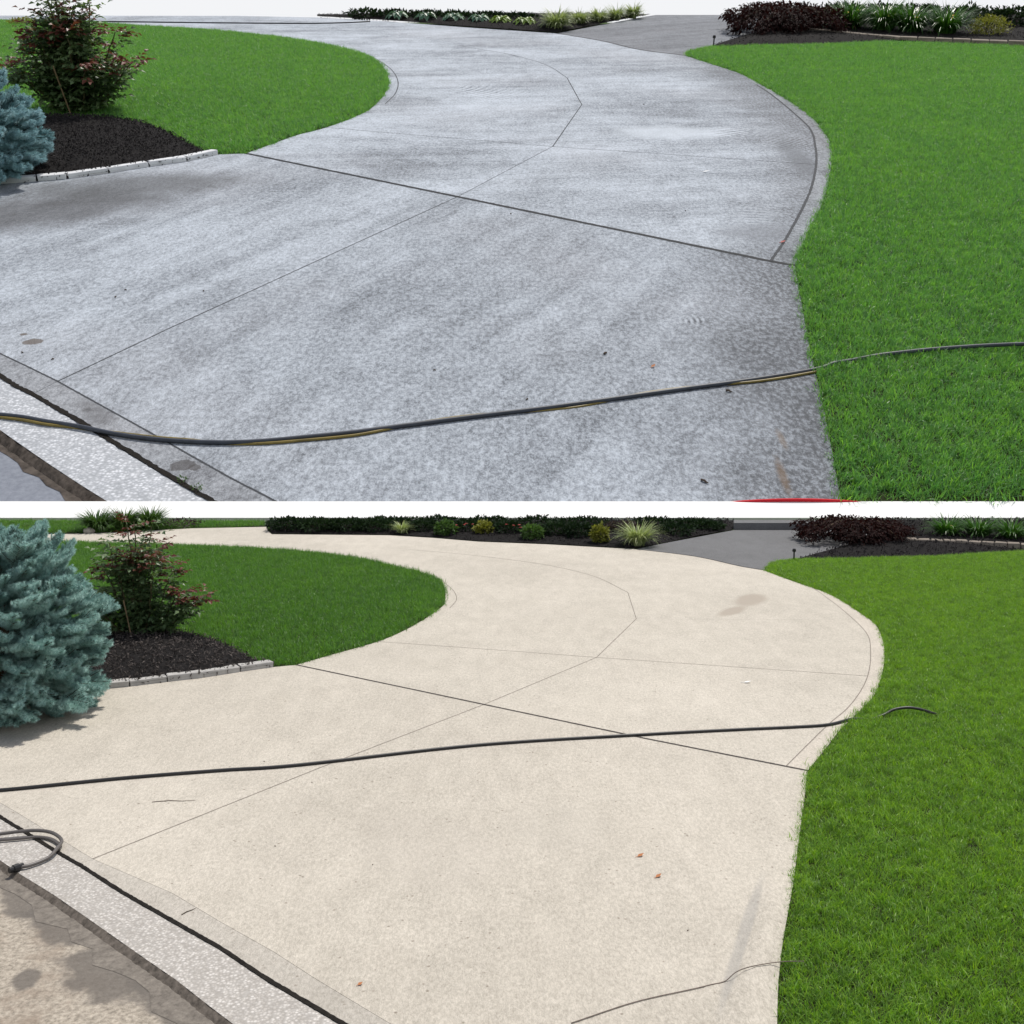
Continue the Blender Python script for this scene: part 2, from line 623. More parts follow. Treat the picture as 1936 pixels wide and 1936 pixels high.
M = {}
M['thatch'] = flat_mat("thatch", (.022, .030, .010), .95, .1, .4, 20)
M['soil'] = flat_mat("soil", (.035, .028, .02), .95, .1, .4, 12)
M['dark_gap'] = flat_mat("joint_dirt", (.017, .015, .013), .95, .1, .5, 30)
M['seal'] = flat_mat("joint_sealant", (.018, .02, .023), .8, .2, .3, 30)
M['meadow'] = flat_mat("rough_meadow", (.05, .09, .02), .9, .1, .35, .4)
M['white_concrete'] = flat_mat("white_concrete", (.80, .80, .79), .8, .2, .03, 1.2)
M['mulch_bed'] = flat_mat("mulch_ground", (.012, .011, .011), .95, .1, .5, 25)
M['hose'] = flat_mat("hose_rubber", (.016, .016, .017), .42, .45, .2, 5)
M['hose_blue'] = flat_mat("hose_rubber_grey", (.045, .052, .068), .5, .35, .2, 5)
M['hose_yellow'] = flat_mat("hose_olive", (.20, .15, .035), .45, .4, .3, 3)
M['hose_grey'] = flat_mat("hose_grey", (.10, .09, .085), .4, .4, .2, 8)
M['black_plastic'] = flat_mat("black_plastic", (.012, .012, .013), .4, .4, .1, 8)
M['red_plastic'] = flat_mat("red_plastic", (.55, .02, .03), .7, .12, .08, 3)
M['bark'] = flat_mat("bark", (.07, .05, .035), .9, .15, .4, 18, .01)
M['stem'] = flat_mat("green_brown_stem", (.09, .085, .04), .7, .3, .3, 12)
M['cane'] = flat_mat("tan_cane", (.22, .16, .09), .6, .3, .15, 12)
M['rock'] = flat_mat("boulder", (.36, .33, .29), .9, .2, .3, 6, .02)
M['stone_pale'] = flat_mat("edging_stone_pale", (.66, .67, .69), .85, .2, .10, 2.2, .02)
M['stone_grey'] = flat_mat("edging_stone_grey", (.40, .39, .375), .85, .2, .18, 9, .004)
M['wall_stone'] = flat_mat("wall_stone", (.22, .19, .16), .9, .2, .3, 2.0, .03)
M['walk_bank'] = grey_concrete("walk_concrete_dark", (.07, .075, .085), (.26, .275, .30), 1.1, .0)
M['walk_garden_shade'] = tan_concrete("walk_concrete_painted_shade", (.15, .152, .158))  # tan concrete darkened: the shade of a house is put into the colour
M['spruce'] = leaf_mat("spruce_needles", (.13, .30, .27), (.48, .68, .64), .32, .6, .2, 3.0, (1, 1, 1))
M['spruce_bank'] = leaf_mat("spruce_needles_bank", (.16, .34, .36), (.44, .64, .69), .3, .6, .2, .7, (1, 1, 1))
M['rose'] = leaf_mat("rose_leaf", (.030, .078, .024), (.19, .27, .13), .36, .42, .4)
M['rose_red'] = leaf_mat("rose_young_leaf", (.075, .018, .016), (.20, .07, .05), .3, .45, .35)
M['maple'] = leaf_mat("maple_leaf", (.009, .004, .004), (.030, .010, .009), .25, .75, .12, 3.0, (1.3, .7, .5))
M['hosta'] = leaf_mat("hosta_leaf", (.06, .14, .09), (.14, .25, .16), .25, .45, .4, 1.0)
M['hosta_lime'] = leaf_mat("hosta_leaf_lime", (.13, .22, .03), (.24, .34, .07), .3, .45, .4, 1.0)
M['liriope'] = leaf_mat("variegated_blade", (.17, .25, .07), (.42, .47, .24), .3, .45, .3, 1.0)
M['lily'] = leaf_mat("daylily_blade", (.03, .10, .015), (.075, .19, .03), .3, .4, .4, 1.0)
M['dark_leaf'] = leaf_mat("dark_shrub_leaf", (.006, .016, .008), (.022, .045, .016), .2, .75, .12, 3.0)
M['mid_leaf'] = leaf_mat("shrub_leaf", (.035, .085, .018), (.09, .17, .04), .3, .5, .3, 3.0)
M['gold_leaf'] = leaf_mat("golden_shrub_leaf", (.13, .15, .02), (.27, .27, .05), .3, .5, .3, 1.0)
M['purple_leaf'] = leaf_mat("purple_shrub_leaf", (.03, .022, .022), (.085, .06, .055), .2, .5, .3, 3.0)
M['yellow_petal'] = flat_mat("yellow_petal", (.75, .55, .04), .5, .3, .1, 4)
M['peach_petal'] = flat_mat("peach_petal", (.70, .36, .16), .5, .3, .1, 9)
M['red_petal'] = flat_mat("red_petal", (.45, .03, .03), .5, .3, .15, 9)
M['dead_leaf'] = flat_mat("dead_leaf", (.42, .17, .07), .7, .2, .3, 9)
M['red_leaf'] = flat_mat("red_leaf", (.33, .04, .03), .6, .3, .3, 2)
M['twig'] = flat_mat("dry_twig", (.07, .05, .035), .8, .2, .3, 20)
M['white_bit'] = flat_mat("white_paper", (.75, .75, .74), .7, .2, .05, 20)
M['chip'] = leaf_mat("bark_chip", (.006, .0055, .006), (.038, .033, .034), 0.0, .85, .2, 4.0)
M['chip_warm'] = leaf_mat("bark_chip_warm", (.02, .017, .016), (.10, .085, .078), 0.0, .85, .2, 9.0)
M['turf_garden_right'] = turf_mat("turf_sunny", (.070, .18, .030), (.165, .34, .040), (.34, .55, .032), (.46, .42, .24))
M['turf_garden_left'] = turf_mat("turf_island", (.055, .155, .040), (.110, .26, .050), (.205, .41, .045), (.36, .38, .20))
M['turf_bank'] = turf_mat("turf_bank", (.066, .22, .080), (.150, .37, .092), (.28, .53, .085), (.36, .42, .19), BIG)

# ------------------------------------------------------------------ the ground sheet
W_ = 160.0
b = MB()
cs, sn = math.cos(SLOPE), math.sin(SLOPE)
prof = [(-60.0, -.12), (FOOT + .15, -.12), (FOOT + .4, 0.0), (FOOT + 1.2, .8 * sn / cs - .45)]
prof += [(FOOT + CREST * cs + .2, CREST * sn - .5), (FOOT + CREST * cs + 3, CREST * sn - .45), (FOOT + CREST * cs + 900, CREST * sn - .45)]
b.add([(sx * W_ * (6 if y > 500 else 1), y, z) for y, z in prof for sx in (-1, 1)], [(2 * i, 2 * i + 1, 2 * i + 3, 2 * i + 2) for i in range(len(prof) - 1)])
tag(obj("ground", b.mesh("ground", M['meadow'])), kind='structure')

# ================================================================== LEVEL PLOT (front)
g_main = Curve([(-1.509,7.229), (-0.171,6.286), (0.732,5.651), (1.397,5.213), (1.491,5.152)], False)
g_ctrl = Curve([(-1.750,4.089), (-1.715,4.138), (-0.967,5.205), (-0.171,6.286), (0.608,7.436), (1.045,8.735), (1.102,9.913)], False)
g_far_ctrl = Curve([(1.102,9.913), (0.838,10.813), (0.373,11.519), (-0.394,12.161), (-1.160,12.615), (-2.097,13.057), (-3.309,13.434), (-5.568,13.655), (-8.006,13.580)])
g_border = Curve([(1.397,5.213), (1.815,5.894), (2.031,6.220), (2.264,6.657), (2.445,7.074), (2.619,7.560), (2.786,8.115), (2.864,8.694), (2.917,9.603), (2.913,10.330), (2.782,10.719)])
g_edge = Curve([(1.491,5.152), (1.685,5.495), (1.853,5.798), (2.028,6.073), (2.275,6.478), (2.472,6.912), (2.650,7.361), (2.832,7.904), (2.974,8.473), (3.001,8.798), (2.993,9.808), (2.826,10.536), (2.782,10.719), (2.693,11.172)])
g_near = Curve([(1.491,5.152), (1.425,4.943), (1.321,4.619), (1.215,4.296), (1.107,3.963), (1.022,3.715), (0.939,3.474), (0.875,3.270), (0.825,3.093), (0.724,2.700)])
g_walk = Curve([(2.693,11.172), (2.507,11.413), (2.121,12.121), (1.489,12.701)])
g_back = Curve([(1.489,12.701), (1.234,12.788), (0.423,13.103), (-0.431,13.338), (-1.022,13.680), (-1.638,13.936), (-3.216,14.040), (-3.359,14.420), (-3.466,14.820), (-4.474,14.646), (-5.291,14.255), (-5.751,14.093), (-8.152,13.832)], False)
g_isle = Curve([(-1.509,7.229), (-1.344,7.467), (-1.027,7.922), (-0.876,8.262), (-0.744,8.694), (-0.659,9.059), (-0.615,9.312), (-0.624,9.756), (-0.688,10.359), (-0.806,10.750), (-1.025,11.122), (-1.512,11.719), (-1.870,12.082), (-2.609,12.530), (-3.455,12.832), (-4.471,13.057), (-5.383,13.243), (-7.837,13.290)])
g_stone = Curve([(-1.509,7.229), (-1.652,7.172), (-1.851,7.046), (-2.057,6.899), (-2.268,6.795), (-2.478,6.682), (-2.643,6.621), (-2.907,6.525), (-3.360,6.364), (-3.971,6.188)], False)
g_groove = Curve([(-3.912,6.094), (-2.649,4.971), (-2.243,4.613), (-1.715,4.138), (-1.294,3.840), (-1.051,3.621), (-0.812,3.415), (-0.645,3.254), (-0.437,3.065), (-0.211,2.863), (-0.012,2.700)], False)
g_gap = Curve([(-3.770,5.865), (-2.563,4.802), (-2.170,4.455), (-1.875,4.193), (-1.750,4.089), (-1.486,3.848), (-1.188,3.598), (-1.002,3.443), (-0.793,3.245), (-0.615,3.093), (-0.508,3.002), (-0.364,2.863), (-0.171,2.700)], False)
g_kerb = Curve([(-3.409,5.283), (-2.318,4.323), (-1.958,4.000), (-1.746,3.823), (-1.542,3.640), (-1.249,3.374), (-1.104,3.245), (-0.949,3.093), (-0.862,3.010), (-0.708,2.863), (-0.533,2.700)], False)

dp = [Vector(q) for q in [(2.323,9.860), (2.058,9.265), (1.769,8.820)]]
damp_far = [((a + c_) / 2, ((a - c_).length * .62, w), math.atan2(a.y - c_.y, a.x - c_.x), (.35, .308, .258), .9) for a, c_, w in ((dp[0], dp[1], .17), (dp[1], dp[2], .11))]
sw_ = [Vector(q) for q in [(0.981,3.968), (0.641,3.059)]]
damp_shade_near = [((-0.374,4.259), (0.3558, 0.5781), .6, (.41, .375, .33), .22), ((0.191,4.478), (0.3032, 0.3731), .2, (.43, .40, .35), .2), ((sw_[0] + sw_[1]) / 2, ((sw_[0] - sw_[1]).length * .62, .028), math.atan2(sw_[0].y - sw_[1].y, sw_[0].x - sw_[1].x), (.30, .29, .275), .5)]  # last, narrow mark paints the shade in the swale together with its dirt
C_near = tan_concrete("washed_concrete", (.500, .462, .402), 0.0, damp_shade_near)
C_far = tan_concrete("washed_concrete_far", (.505, .468, .408), .02, damp_far)
C_front = tan_concrete("washed_concrete_front", (.445, .415, .37), -.03)
C_rim = tan_concrete("washed_concrete_rim", (.515, .47, .41), .06)

drive = thing("driveway", GARDEN, (0, 0, 0), None, None)
drive["kind"] = 'structure'
def panel(parent, poly, mat, gap, depth=.1, top=0.0, name="slab"):
    return obj(name, slab_mesh(name, poly, mat, top, depth, gap), parent)
G = .0011
t1 = Curve([(0.608,7.436), (2.389,6.938)], False)
t1b = Curve([(0.608,7.436), (-0.268,7.704), (-1.027,7.922)], False)
# indices of knots: ctrl 3=crossing 4=bend 5=point 6=upper end
b_t1 = min(range(len(g_border.k)), key=lambda i: (g_border.k[i] - t1.k[1]).length)
panel(drive, outline(g_ctrl.seg(1, 3), g_main.seg(1, 0), g_stone.seg(0, -1), g_groove.seg(0, 3)), C_near, G)
panel(drive, outline(g_ctrl.seg(1, 3), g_main.seg(1, 4), g_near.seg(), g_groove.seg(-1, 3)), C_near, G)
panel(drive, outline(g_groove.seg(0, 3), g_ctrl.seg(1, 0), g_gap.seg(4, 0)), C_front, .0004)
panel(drive, outline(g_groove.seg(3, -1), g_gap.seg(-1, 4)), C_front, .0004)
panel(drive, outline(g_main.seg(0, 1), g_ctrl.seg(3, 4), t1b.seg(), g_isle.seg(2, 0)), C_far, G)
panel(drive, outline(g_ctrl.seg(4, 6), g_far_ctrl.seg(), g_isle.seg(-1, 2), t1b.seg(-1, 0)), C_far, G)
panel(drive, outline(g_main.seg(1, 3), g_border.seg(0, b_t1), t1.seg(-1, 0), g_ctrl.seg(4, 3)), C_far, G)
panel(drive, outline(g_ctrl.seg(4, 5), [g_ctrl.k[5], g_border.k[7]], g_border.seg(7, b_t1), t1.seg(-1, 0)), C_far, G * .9)
panel(drive, outline(g_ctrl.seg(5, 6), g_far_ctrl.seg(), g_back.seg(-1, 0), g_walk.seg(-1, 0), g_edge.seg(13, 12), g_border.seg(10, 7), [g_border.k[7], g_ctrl.k[5]]), C_far, G)
panel(drive, outline(g_main.seg(3, 4), g_edge.seg(0, 12), g_border.seg(10, 0)), C_rim, G)
obj("joint_sealant", ribbon_mesh("joint_sealant", g_main.seg(), .018, flat_mat("joint_sealant_worn", (.06, .053, .047), .85, .2, .4, 40), .0012, .12, 3), drive)
obj("joint_sealant", ribbon_mesh("joint_sealant", g_walk.seg(), .02, M['dark_gap'], .0012, .15, 4), drive)
for ln, w in ((g_ctrl.seg(1, 6), .006), (g_far_ctrl.seg(0, 4), .007), (g_border.seg(), .006), (t1.seg(), .004), (t1b.seg(), .004)):
    obj("joint_line", ribbon_mesh("joint_line", ln, w, flat_mat("joint_line", (.20, .175, .15), .9), .001, .2, 5), drive)
inner = Curve([(-0.818,10.909), (-0.657,10.359), (-0.556,9.967), (-0.510,9.553), (-0.550,9.172)])
obj("joint_line", ribbon_mesh("joint_line", inner.seg(), .007, bpy.data.materials["joint_line"], .001, .2, 6), drive)
obj("joint_dirt", ribbon_mesh("joint_dirt", g_gap.seg(), .016, M['dark_gap'], .0015, .22, 8), drive)
obj("drive_base", slab_mesh("drive_base", outline(g_gap.seg(), g_near.seg(-1, 0), g_edge.seg(), g_walk.seg(), g_back.seg(), g_isle.seg(-1, 0), g_stone.seg()), M['soil'], -.06, 0), drive)

# rolled lip along the lawn at the near corner: a shallow swale and a low rise
sw = Curve([(1.028,4.060), (0.942,3.835), (0.860,3.614), (0.779,3.398), (0.713,3.236), (0.655,3.088), (0.577,2.863), (0.524,2.700)])
rm_ = MB()
A_, B_ = sw.seg(), g_near.seg(4, -1)
nA = len(A_)
rows = []
for i, p in enumerate(A_):
    t = i / (nA - 1)
    e = B_[min(len(B_) - 1, int(t * (len(B_) - 1)))]
    fade = min(1.0, t * 2.5)
    pp = p + (p - e) * .55
    sect = [(pp, .0015), (p.lerp(pp, .4), .002), (p, .0045 * fade + .0015), (p.lerp(e, .25), .026 * fade + .0015), (p.lerp(e, .5), .032 * fade + .0015), (p.lerp(e, .8), .024 * fade + .0015), (e, .008 * fade + .0015)]
    rows.append([(q.x, q.y, z) for q, z in sect])
m = len(rows[0])
rm_.add([q for r in rows for q in r], [(i * m + j, i * m + j + 1, (i + 1) * m + j + 1, (i + 1) * m + j) for i in range(nA - 1) for j in range(m - 1)])
lip = obj("rolled_lip", rm_.mesh("rolled_lip", C_near, True), drive)

# kerb, gutter and street
kerb_mat = aggregate_mat("kerb_aggregate", (.405, .38, .35), (.58, .555, .525), 95, .002)
kb = tag(obj("kerb", slab_mesh("kerb", outline(g_gap.seg(), g_kerb.seg(-1, 0)), kerb_mat, -.002, 0, .009)), kind='structure')
def kerb_face(curve, frame, out, drop, mat, rag, top):
    """worn, dirt-covered street face of the kerb, leaning out"""
    rnd = random.Random(4)
    pts_ = []
    for a, c_ in zip(curve, curve[1:]):
        m_ = max(2, int((c_ - a).length / (out * 1.2)))
        pts_ += [a.lerp(c_, j / m_) for j in range(m_)]
    v_, f_ = [], []
    for i_, p in enumerate(pts_):
        v_ += [(p.x + out * .2 + rag * rnd.uniform(0, 1), p.y + out * .1, top + .0015), (p.x - out * .35, p.y - out * .2 - rag * rnd.uniform(0, .5), top - drop * .45), (p.x - out - rag * rnd.uniform(0, 1.2), p.y - out * .5, top - drop)]
        if i_:
            q_ = 3 * i_
            f_ += [(q_ - 3, q_ - 2, q_ + 1, q_), (q_ - 2, q_ - 1, q_ + 2, q_ + 1)]
    bb = MB()
    bb.add(v_, f_)
    me_ = bb.mesh("kerb_face", mat, True)
    me_.flip_normals()
    tag(obj("kerb_face", me_, None, None, 0, None, frame), kind='structure')
M['kerb_dirt'] = flat_mat("kerb_dirt", (.13, .112, .095), .95, .1, .5, 40, .01)
kerb_face(g_kerb.p, GARDEN, .016, .022, M['kerb_dirt'], .008, -.002)
k = NT("street_asphalt")
P = k.coord()
gr = k.noise(P, 60, 5, .8)
c = k.mix(k.rng(gr, .3, .72), (.15, .13, .105), (.54, .48, .40))
c = k.mix(k.rng(k.noise(P, 3.5, 5, .7), .5, .66, 0, .6), c, (.22, .17, .13))
for cc, rr, rt in (((-1.622,3.633), (0.2486, 0.1147), -.75), ((-1.336,3.331), (0.2644, 0.1674), -.8), ((-1.828,3.835), (0.2214, 0.1208), -.7),
                   ((-1.066,3.145), (0.2839, 0.1002), -.75), ((-1.596,3.283), (0.0522, 0.0782), .2)):
    c = k.mix(k.math('MULTIPLY', spot(k, P, cc, rr, rt, .35, .5, 9), .85), c, k.mix(gr, (.10, .088, .077), (.155, .14, .125)))
k.bsdf(c, .85, k.bump(gr, .6, .006), .2)
st_edge = g_kerb.seg()
off = [p + Vector((.14, .0)) for p in st_edge]
street = tag(obj("street", slab_mesh("street", outline(off, [st_edge[-1] + Vector((-4, -3)), st_edge[0] + Vector((-6, 0))]), k.m, -.020, .02)), kind='structure')
k = NT("gutter_dirt")
P = k.coord()
gn = k.noise(P, 35, 5, .75)
k.bsdf(k.mix(k.rng(gn, .3, .7), (.10, .088, .077), (.24, .215, .185)), .9, k.bump(gn, .5, .006), .2)
gt = [p + Vector((-.035, -.01)) for p in st_edge]
tag(obj("gutter", ribbon_mesh("gutter", gt, .12, k.m, -.0188, .5, 9)), kind='structure')

# lawns
def tuft(name, mat, n, spread, ln, w, seed):
    r = random.Random(seed)
    b = MB()
    for _ in range(n):
        a = r.uniform(0, 6.283)
        q = spread * math.sqrt(r.random())
        b.blade((q * math.cos(a), q * math.sin(a), -.004 * ln / .045), r.uniform(0, 6.283), ln * r.uniform(.6, 1.15), w * r.uniform(.7, 1.3), r.uniform(.05, .75), r.uniform(.2, 1.5), seg=3, twist=r.uniform(-.6, .6))
    return proto(name, b.mesh(name, mat))
tg = [tuft("tuft", M['turf_garden_right'], 15, .032, .037, .0025, 20 + i) for i in range(4)]
tl = [tuft("tuft", M['turf_garden_left'], 13, .034, .046, .0032, 30 + i) for i in range(4)]
tb = [tuft("tuft", M['turf_bank'], 14, .034 * BIG, .042 * BIG, .0031 * BIG, 40 + i) for i in range(4)]

def lawn(name, poly, frame, protos, density, label, step, rise, edge_w, z=0.0, seed=1):
    me = grid_patch(name, poly, M['thatch'], z, step, lambda x, y, d: rise * min(1, d / edge_w) + rise * .4 * math.sin(x * 1.7 / step * .2) * min(1, d / edge_w / 3))
    o = tag(obj(name, me, None, None, 0, None, frame), label, None, None, 'stuff')
    scatter(o, protos, density, .55, 1.45, seed, .35)
    return o
poly = outline(g_near.seg(-1, 0), g_edge.seg(), [(2.907,11.701), (3.191,11.927), (3.940,11.965), (4.922,12.121), (5.888,12.446), (7.233,12.877), (9.575,13.243), (2.944,2.700)])
lawn("grass", poly, GARDEN, tg, 2900, "sunlit lawn along the outer bend of the tan driveway", .25, .012, .06, -.008, 3)
poly = outline(g_isle.seg(), [(-9.313,13.290), (-5.912,8.357), (-3.114,8.300), (-2.698,8.244), (-2.605,8.188), (-2.204,7.837), (-1.793,7.272), (-1.658,7.200)])
lawn("grass", poly, GARDEN, tl, 1700, "lawn island inside the bend of the tan driveway", .25, .015, .06, -.006, 4)
poly = outline([(-9.652,13.781), (-8.212,13.936), (-5.794,14.201), (-5.321,14.337), (-4.500,14.732), (-3.523,14.938), (-3.660,15.527), (-10.856,15.527)])
lawn("grass", poly, GARDEN, tl, 700, "far lawn strip behind the tan driveway", .5, .01, .06, -.006, 5)

# mulch
def chipset(mat, s, seed):
    r = random.Random(seed)
    out = []
    for i in range(4):
        b = MB()
        for _ in range(3):
            l, w, h = s * r.uniform(.6, 1.5), s * r.uniform(.2, .4), s * r.uniform(.08, .2)
            c = Vector((r.uniform(-s, s), r.uniform(-s, s), r.uniform(0, s * .4)))
            a = r.uniform(0, 3.14)
            d, e, n = Vector((math.cos(a), math.sin(a), r.uniform(-.4, .4))), Vector((-math.sin(a), math.cos(a), r.uniform(-.3, .3))), Vector((0, 0, 1))
            b.add([c - d * l / 2, c + e * w / 2 + n * h, c + d * l / 2, c - e * w / 2 + n * h * .6, c - n * h], [(0, 3, 1), (1, 3, 2), (0, 1, 4), (1, 2, 4), (2, 3, 4), (3, 0, 4)])
        out.append(proto("chip", b.mesh("chip", mat)))
    return out
cg = chipset(M['chip_warm'], .022, 3)
cd = chipset(M['chip'], .03, 5)  # darker bark: shade of the far beds put into the chip colour
cb = chipset(M['chip'], .022 * BIG, 4)
def mulch(poly, frame, chips, density, label, step, rise, edge_w, seed, z=0.0):
    me = grid_patch("mulch", poly, M['mulch_bed'], z, step, lambda x, y, d: rise * min(1, d / edge_w) ** .6)
    o = tag(obj("mulch", me, None, None, 0, None, frame), label, None, None, 'stuff')
    scatter(o, chips, density, .6, 1.4, seed, 3.0)
mulch(outline([(-1.664,7.229), (-1.793,7.272), (-2.204,7.837), (-2.605,8.188), (-3.114,8.300), (-5.912,8.357), (-4.499,6.308)], g_stone.seg(8, 1)), GARDEN, cg, 1500,
      "dark bark mulch round the shrubs behind the grey edging stones", .12, .05, .35, 5, .02)
mulch(outline([(-3.233,14.120), (-1.647,14.014), (-1.027,13.756), (-0.433,13.410), (0.426,13.173), (1.240,12.854), (1.496,12.766), (2.000,13.338), (2.526,13.988), (3.070,14.532), (3.291,15.592), (-3.644,15.592)]), GARDEN, cd, 350,
      "dark mulch bed on the far side of the tan driveway", .4, .05, .5, 6)
mulch(outline([(3.245,11.946), (4.160,13.034), (4.673,13.781), (5.277,15.592), (10.461,15.592), (8.875,13.196), (7.221,12.854), (5.898,12.467), (4.930,12.141), (3.946,11.984)]), GARDEN, cd, 350,
      "shaded mulch bed under the low maple beyond the sunny lawn", .4, .05, .5, 7)

# walkway with one step
wk = thing("walkway", GARDEN, (0, 0, 0), None, None)
wk["kind"] = 'structure'
panel(wk, outline(g_walk.seg(), [(1.993,13.290), (3.058,14.476), (4.905,14.476), (4.673,13.781), (4.153,13.012), (3.239,11.927), (2.907,11.701)]), M['walk_garden_shade'], .004, .1, -.001)
sp_ = outline([(3.064,14.504), (4.914,14.504), (5.095,14.820), (3.130,14.820)])
obj("step", slab_mesh("step", sp_, M['walk_garden_shade'], 0.0949, 0.0949 + .05), wk)

# edging stones
def rough_block(name, l, d, h, mat, seed, chamfer=.07):
    r = random.Random(seed)
    bm = bmesh.new()
    bmesh.ops.create_cube(bm, size=1.0)
    for v in bm.verts:
        v.co = Vector((v.co.x * l, v.co.y * d, (v.co.z + .5) * h))
    bmesh.ops.bevel(bm, geom=bm.edges[:], offset=h * chamfer, segments=1, affect='EDGES')
    for v in bm.verts:
        v.co += Vector((r.uniform(-1, 1), r.uniform(-1, 1), r.uniform(-.6, .6))) * h * .05
    me = bpy.data.meshes.new(name)
    bm.to_mesh(me)
    bm.free()
    me.materials.append(mat)
    return me
def edging(frame, line, depth, height, mat, label, gap, name="stone_edging", piece="stone", sink=.02, cat="edging"):
    root = thing(name, frame, (line[0].x, line[0].y, 0), label, cat)
    org = Vector((line[0].x, line[0].y, 0))
    for i, (a, c) in enumerate(zip(line, line[1:])):
        d = c - a
        n = Vector((-d.y, d.x)).normalized()
        if n.y < 0:
            n = -n
        mid = (a + c) / 2 + n * depth / 2
        h = height * random.uniform(.94, 1.06)
        obj(piece, rough_block(piece, d.length - gap, depth, h + sink, mat, 50 + i), root, Vector((mid.x, mid.y, -sink)) - org, math.atan2(d.y, d.x))
    return root
edging(GARDEN, g_stone.k[1:], .085, .038, M['stone_grey'], "row of grey edging stones between the mulch and the tan driveway", .006)

# stone edge of the right bed
se = Curve([(4.777,13.103), (5.196,12.989), (5.597,12.854), (5.986,12.658), (6.387,12.488), (6.904,12.281)], False)
ln = []
for a, c in zip(se.k, se.k[1:]):
    ln += [a.lerp(c, j / 3) for j in range(3)]
edging(GARDEN, ln + [se.k[-1]], .14, .075, M['wall_stone'], "low dark stone edge of the shaded bed by the sunny lawn", .01, "stone_edging", "stone")

# ------------------------------------------------------------------ plants
def cloud(b, n, c, r, size, mi=0, seed=1, shell=.55, flat=1.0, up=.4, droop=.15):
    """leaves spread through a blob, most near its skin"""
    q = random.Random(seed)
    for _ in range(n):
        d = Vector((q.gauss(0, 1), q.gauss(0, 1), q.gauss(0, 1))).normalized()
        rad = shell + (1 - shell) * q.random() ** .5
        lump = 1 + .30 * math.sin(d.x * 5 + seed) * math.sin(d.y * 6 + d.z * 5 + seed * 2)
        p = Vector((c[0] + d.x * r[0] * rad * lump, c[1] + d.y * r[1] * rad * lump, c[2] + d.z * r[2] * rad * lump))
        if p.z < .01 * r[2]:
            p.z = abs(p.z) * .5 + .01 * r[2]
        dd = (d + Vector((q.gauss(0, .6), q.gauss(0, .6), q.gauss(0, .5) + up)))
        nn = Vector((q.gauss(0, .5), q.gauss(0, .5), 1))
        s_ = size * q.uniform(.6, 1.3)
        b.leaf(p, dd, nn, s_, s_ * .55 * flat, .2, mi, droop)

def shrub(frame, loc, r, h, mat, label, cat, n, leaf, seed=1, name="shrub", group=None, flowers=None):
    t = thing(name, frame, (*loc, 0), label, cat, group)
    b = MB()
    cloud(b, n, (0, 0, h * .5), (r[0], r[1], h * .5), leaf, 0, seed, .45)
    obj("foliage", b.mesh("foliage", mat), t)
    b = MB()
    q = random.Random(seed)
    for i in range(5):
        a = i * 1.257 + q.random()
        b.tube([(0, 0, -.02 * h), (math.cos(a) * r[0] * .2, math.sin(a) * r[1] * .2, h * .4), (math.cos(a) * r[0] * .5, math.sin(a) * r[1] * .5, h * .75)], [h * .025, h * .018, h * .008], 5)
    obj("stem", b.mesh("stem", M['bark']), t)
    if flowers:
        mat_f, nf, sz = flowers
        for i in range(nf):
            a, e = q.uniform(3.4, 6.0), q.uniform(.1, 1.1)
            p = Vector((math.cos(a) * r[0] * math.cos(e), math.sin(a) * r[1] * math.cos(e), h * .5 + h * .55 * math.sin(e)))
            fb = MB()
            for j in range(6):
                g = j * 1.047
                fb.leaf(p, (math.cos(g), math.sin(g) - .3, .5), (0, 0, 1), sz, sz * .6, .2)
            obj("flower", fb.mesh("flower", mat_f), t)
    return t

def fountain(frame, loc, r, h, mat, label, cat, n, w, seed=1, name="grass_clump", group=None, flowers=None):
    """clump of arching strap leaves"""
    t = thing(name, frame, (*loc, 0), label, cat, group)
    q = random.Random(seed)
    b = MB()
    L_ = math.hypot(r, h)
    for i in range(n):
        a = q.uniform(0, 6.283)
        s0 = r * .25 * math.sqrt(q.random())
        b.blade((s0 * math.cos(a), s0 * math.sin(a), -.01 * h), a + q.uniform(-.4, .4), L_ * q.uniform(.65, 1.2), w * q.uniform(.7, 1.2), q.uniform(.05, .65), q.uniform(.8, 2.3), seg=5, twist=q.uniform(-.3, .3))
    obj("foliage", b.mesh("foliage", mat), t)
    if flowers:
        mat_f, nf, sz, hh = flowers
        for i in range(nf):
            a, d = q.uniform(0, 6.283), r * .6 * math.sqrt(q.random())
            p = Vector((d * math.cos(a), d * math.sin(a), hh * q.uniform(.85, 1.05)))
            fb = MB()
            fb.tube([(p.x * .3, p.y * .3, 0), (p.x * .8, p.y * .8, p.z * .6), p], sz * .06, 4, 1)
            for j in range(6):
                g = j * 1.047 + a
                fb.leaf(p, (math.cos(g), math.sin(g), .55), (0, 0, 1), sz, sz * .5, .2, 0, .3)
            obj("flower", fb.mesh("flower", [mat_f, M['stem']]), t)
    return t

def hosta(frame, loc, r, h, mat, label, seed=1, n=26, group=None):
    t = thing("hosta", frame, (*loc, 0), label, "plant", group)
    q = random.Random(seed)
    b = MB()
    for i in range(n):
        a = i * 2.4 + q.uniform(-.3, .3)
        k_ = .25 + .75 * (i / n)
        p0 = Vector((math.cos(a) * r * .1, math.sin(a) * r * .1, 0))
        p1 = Vector((math.cos(a) * r * .55 * k_, math.sin(a) * r * .55 * k_, h * (1.1 - .45 * k_)))
        b.tube([p0, p1 * .6 + Vector((0, 0, h * .1)), p1], r * .012, 4, 0, False)
        b.leaf(p1, (math.cos(a), math.sin(a), .25 - .5 * k_), (0, 0, 1), r * .62, r * .40, .16, 0, .3)
    obj("foliage", b.mesh("foliage", mat), t)
    return t

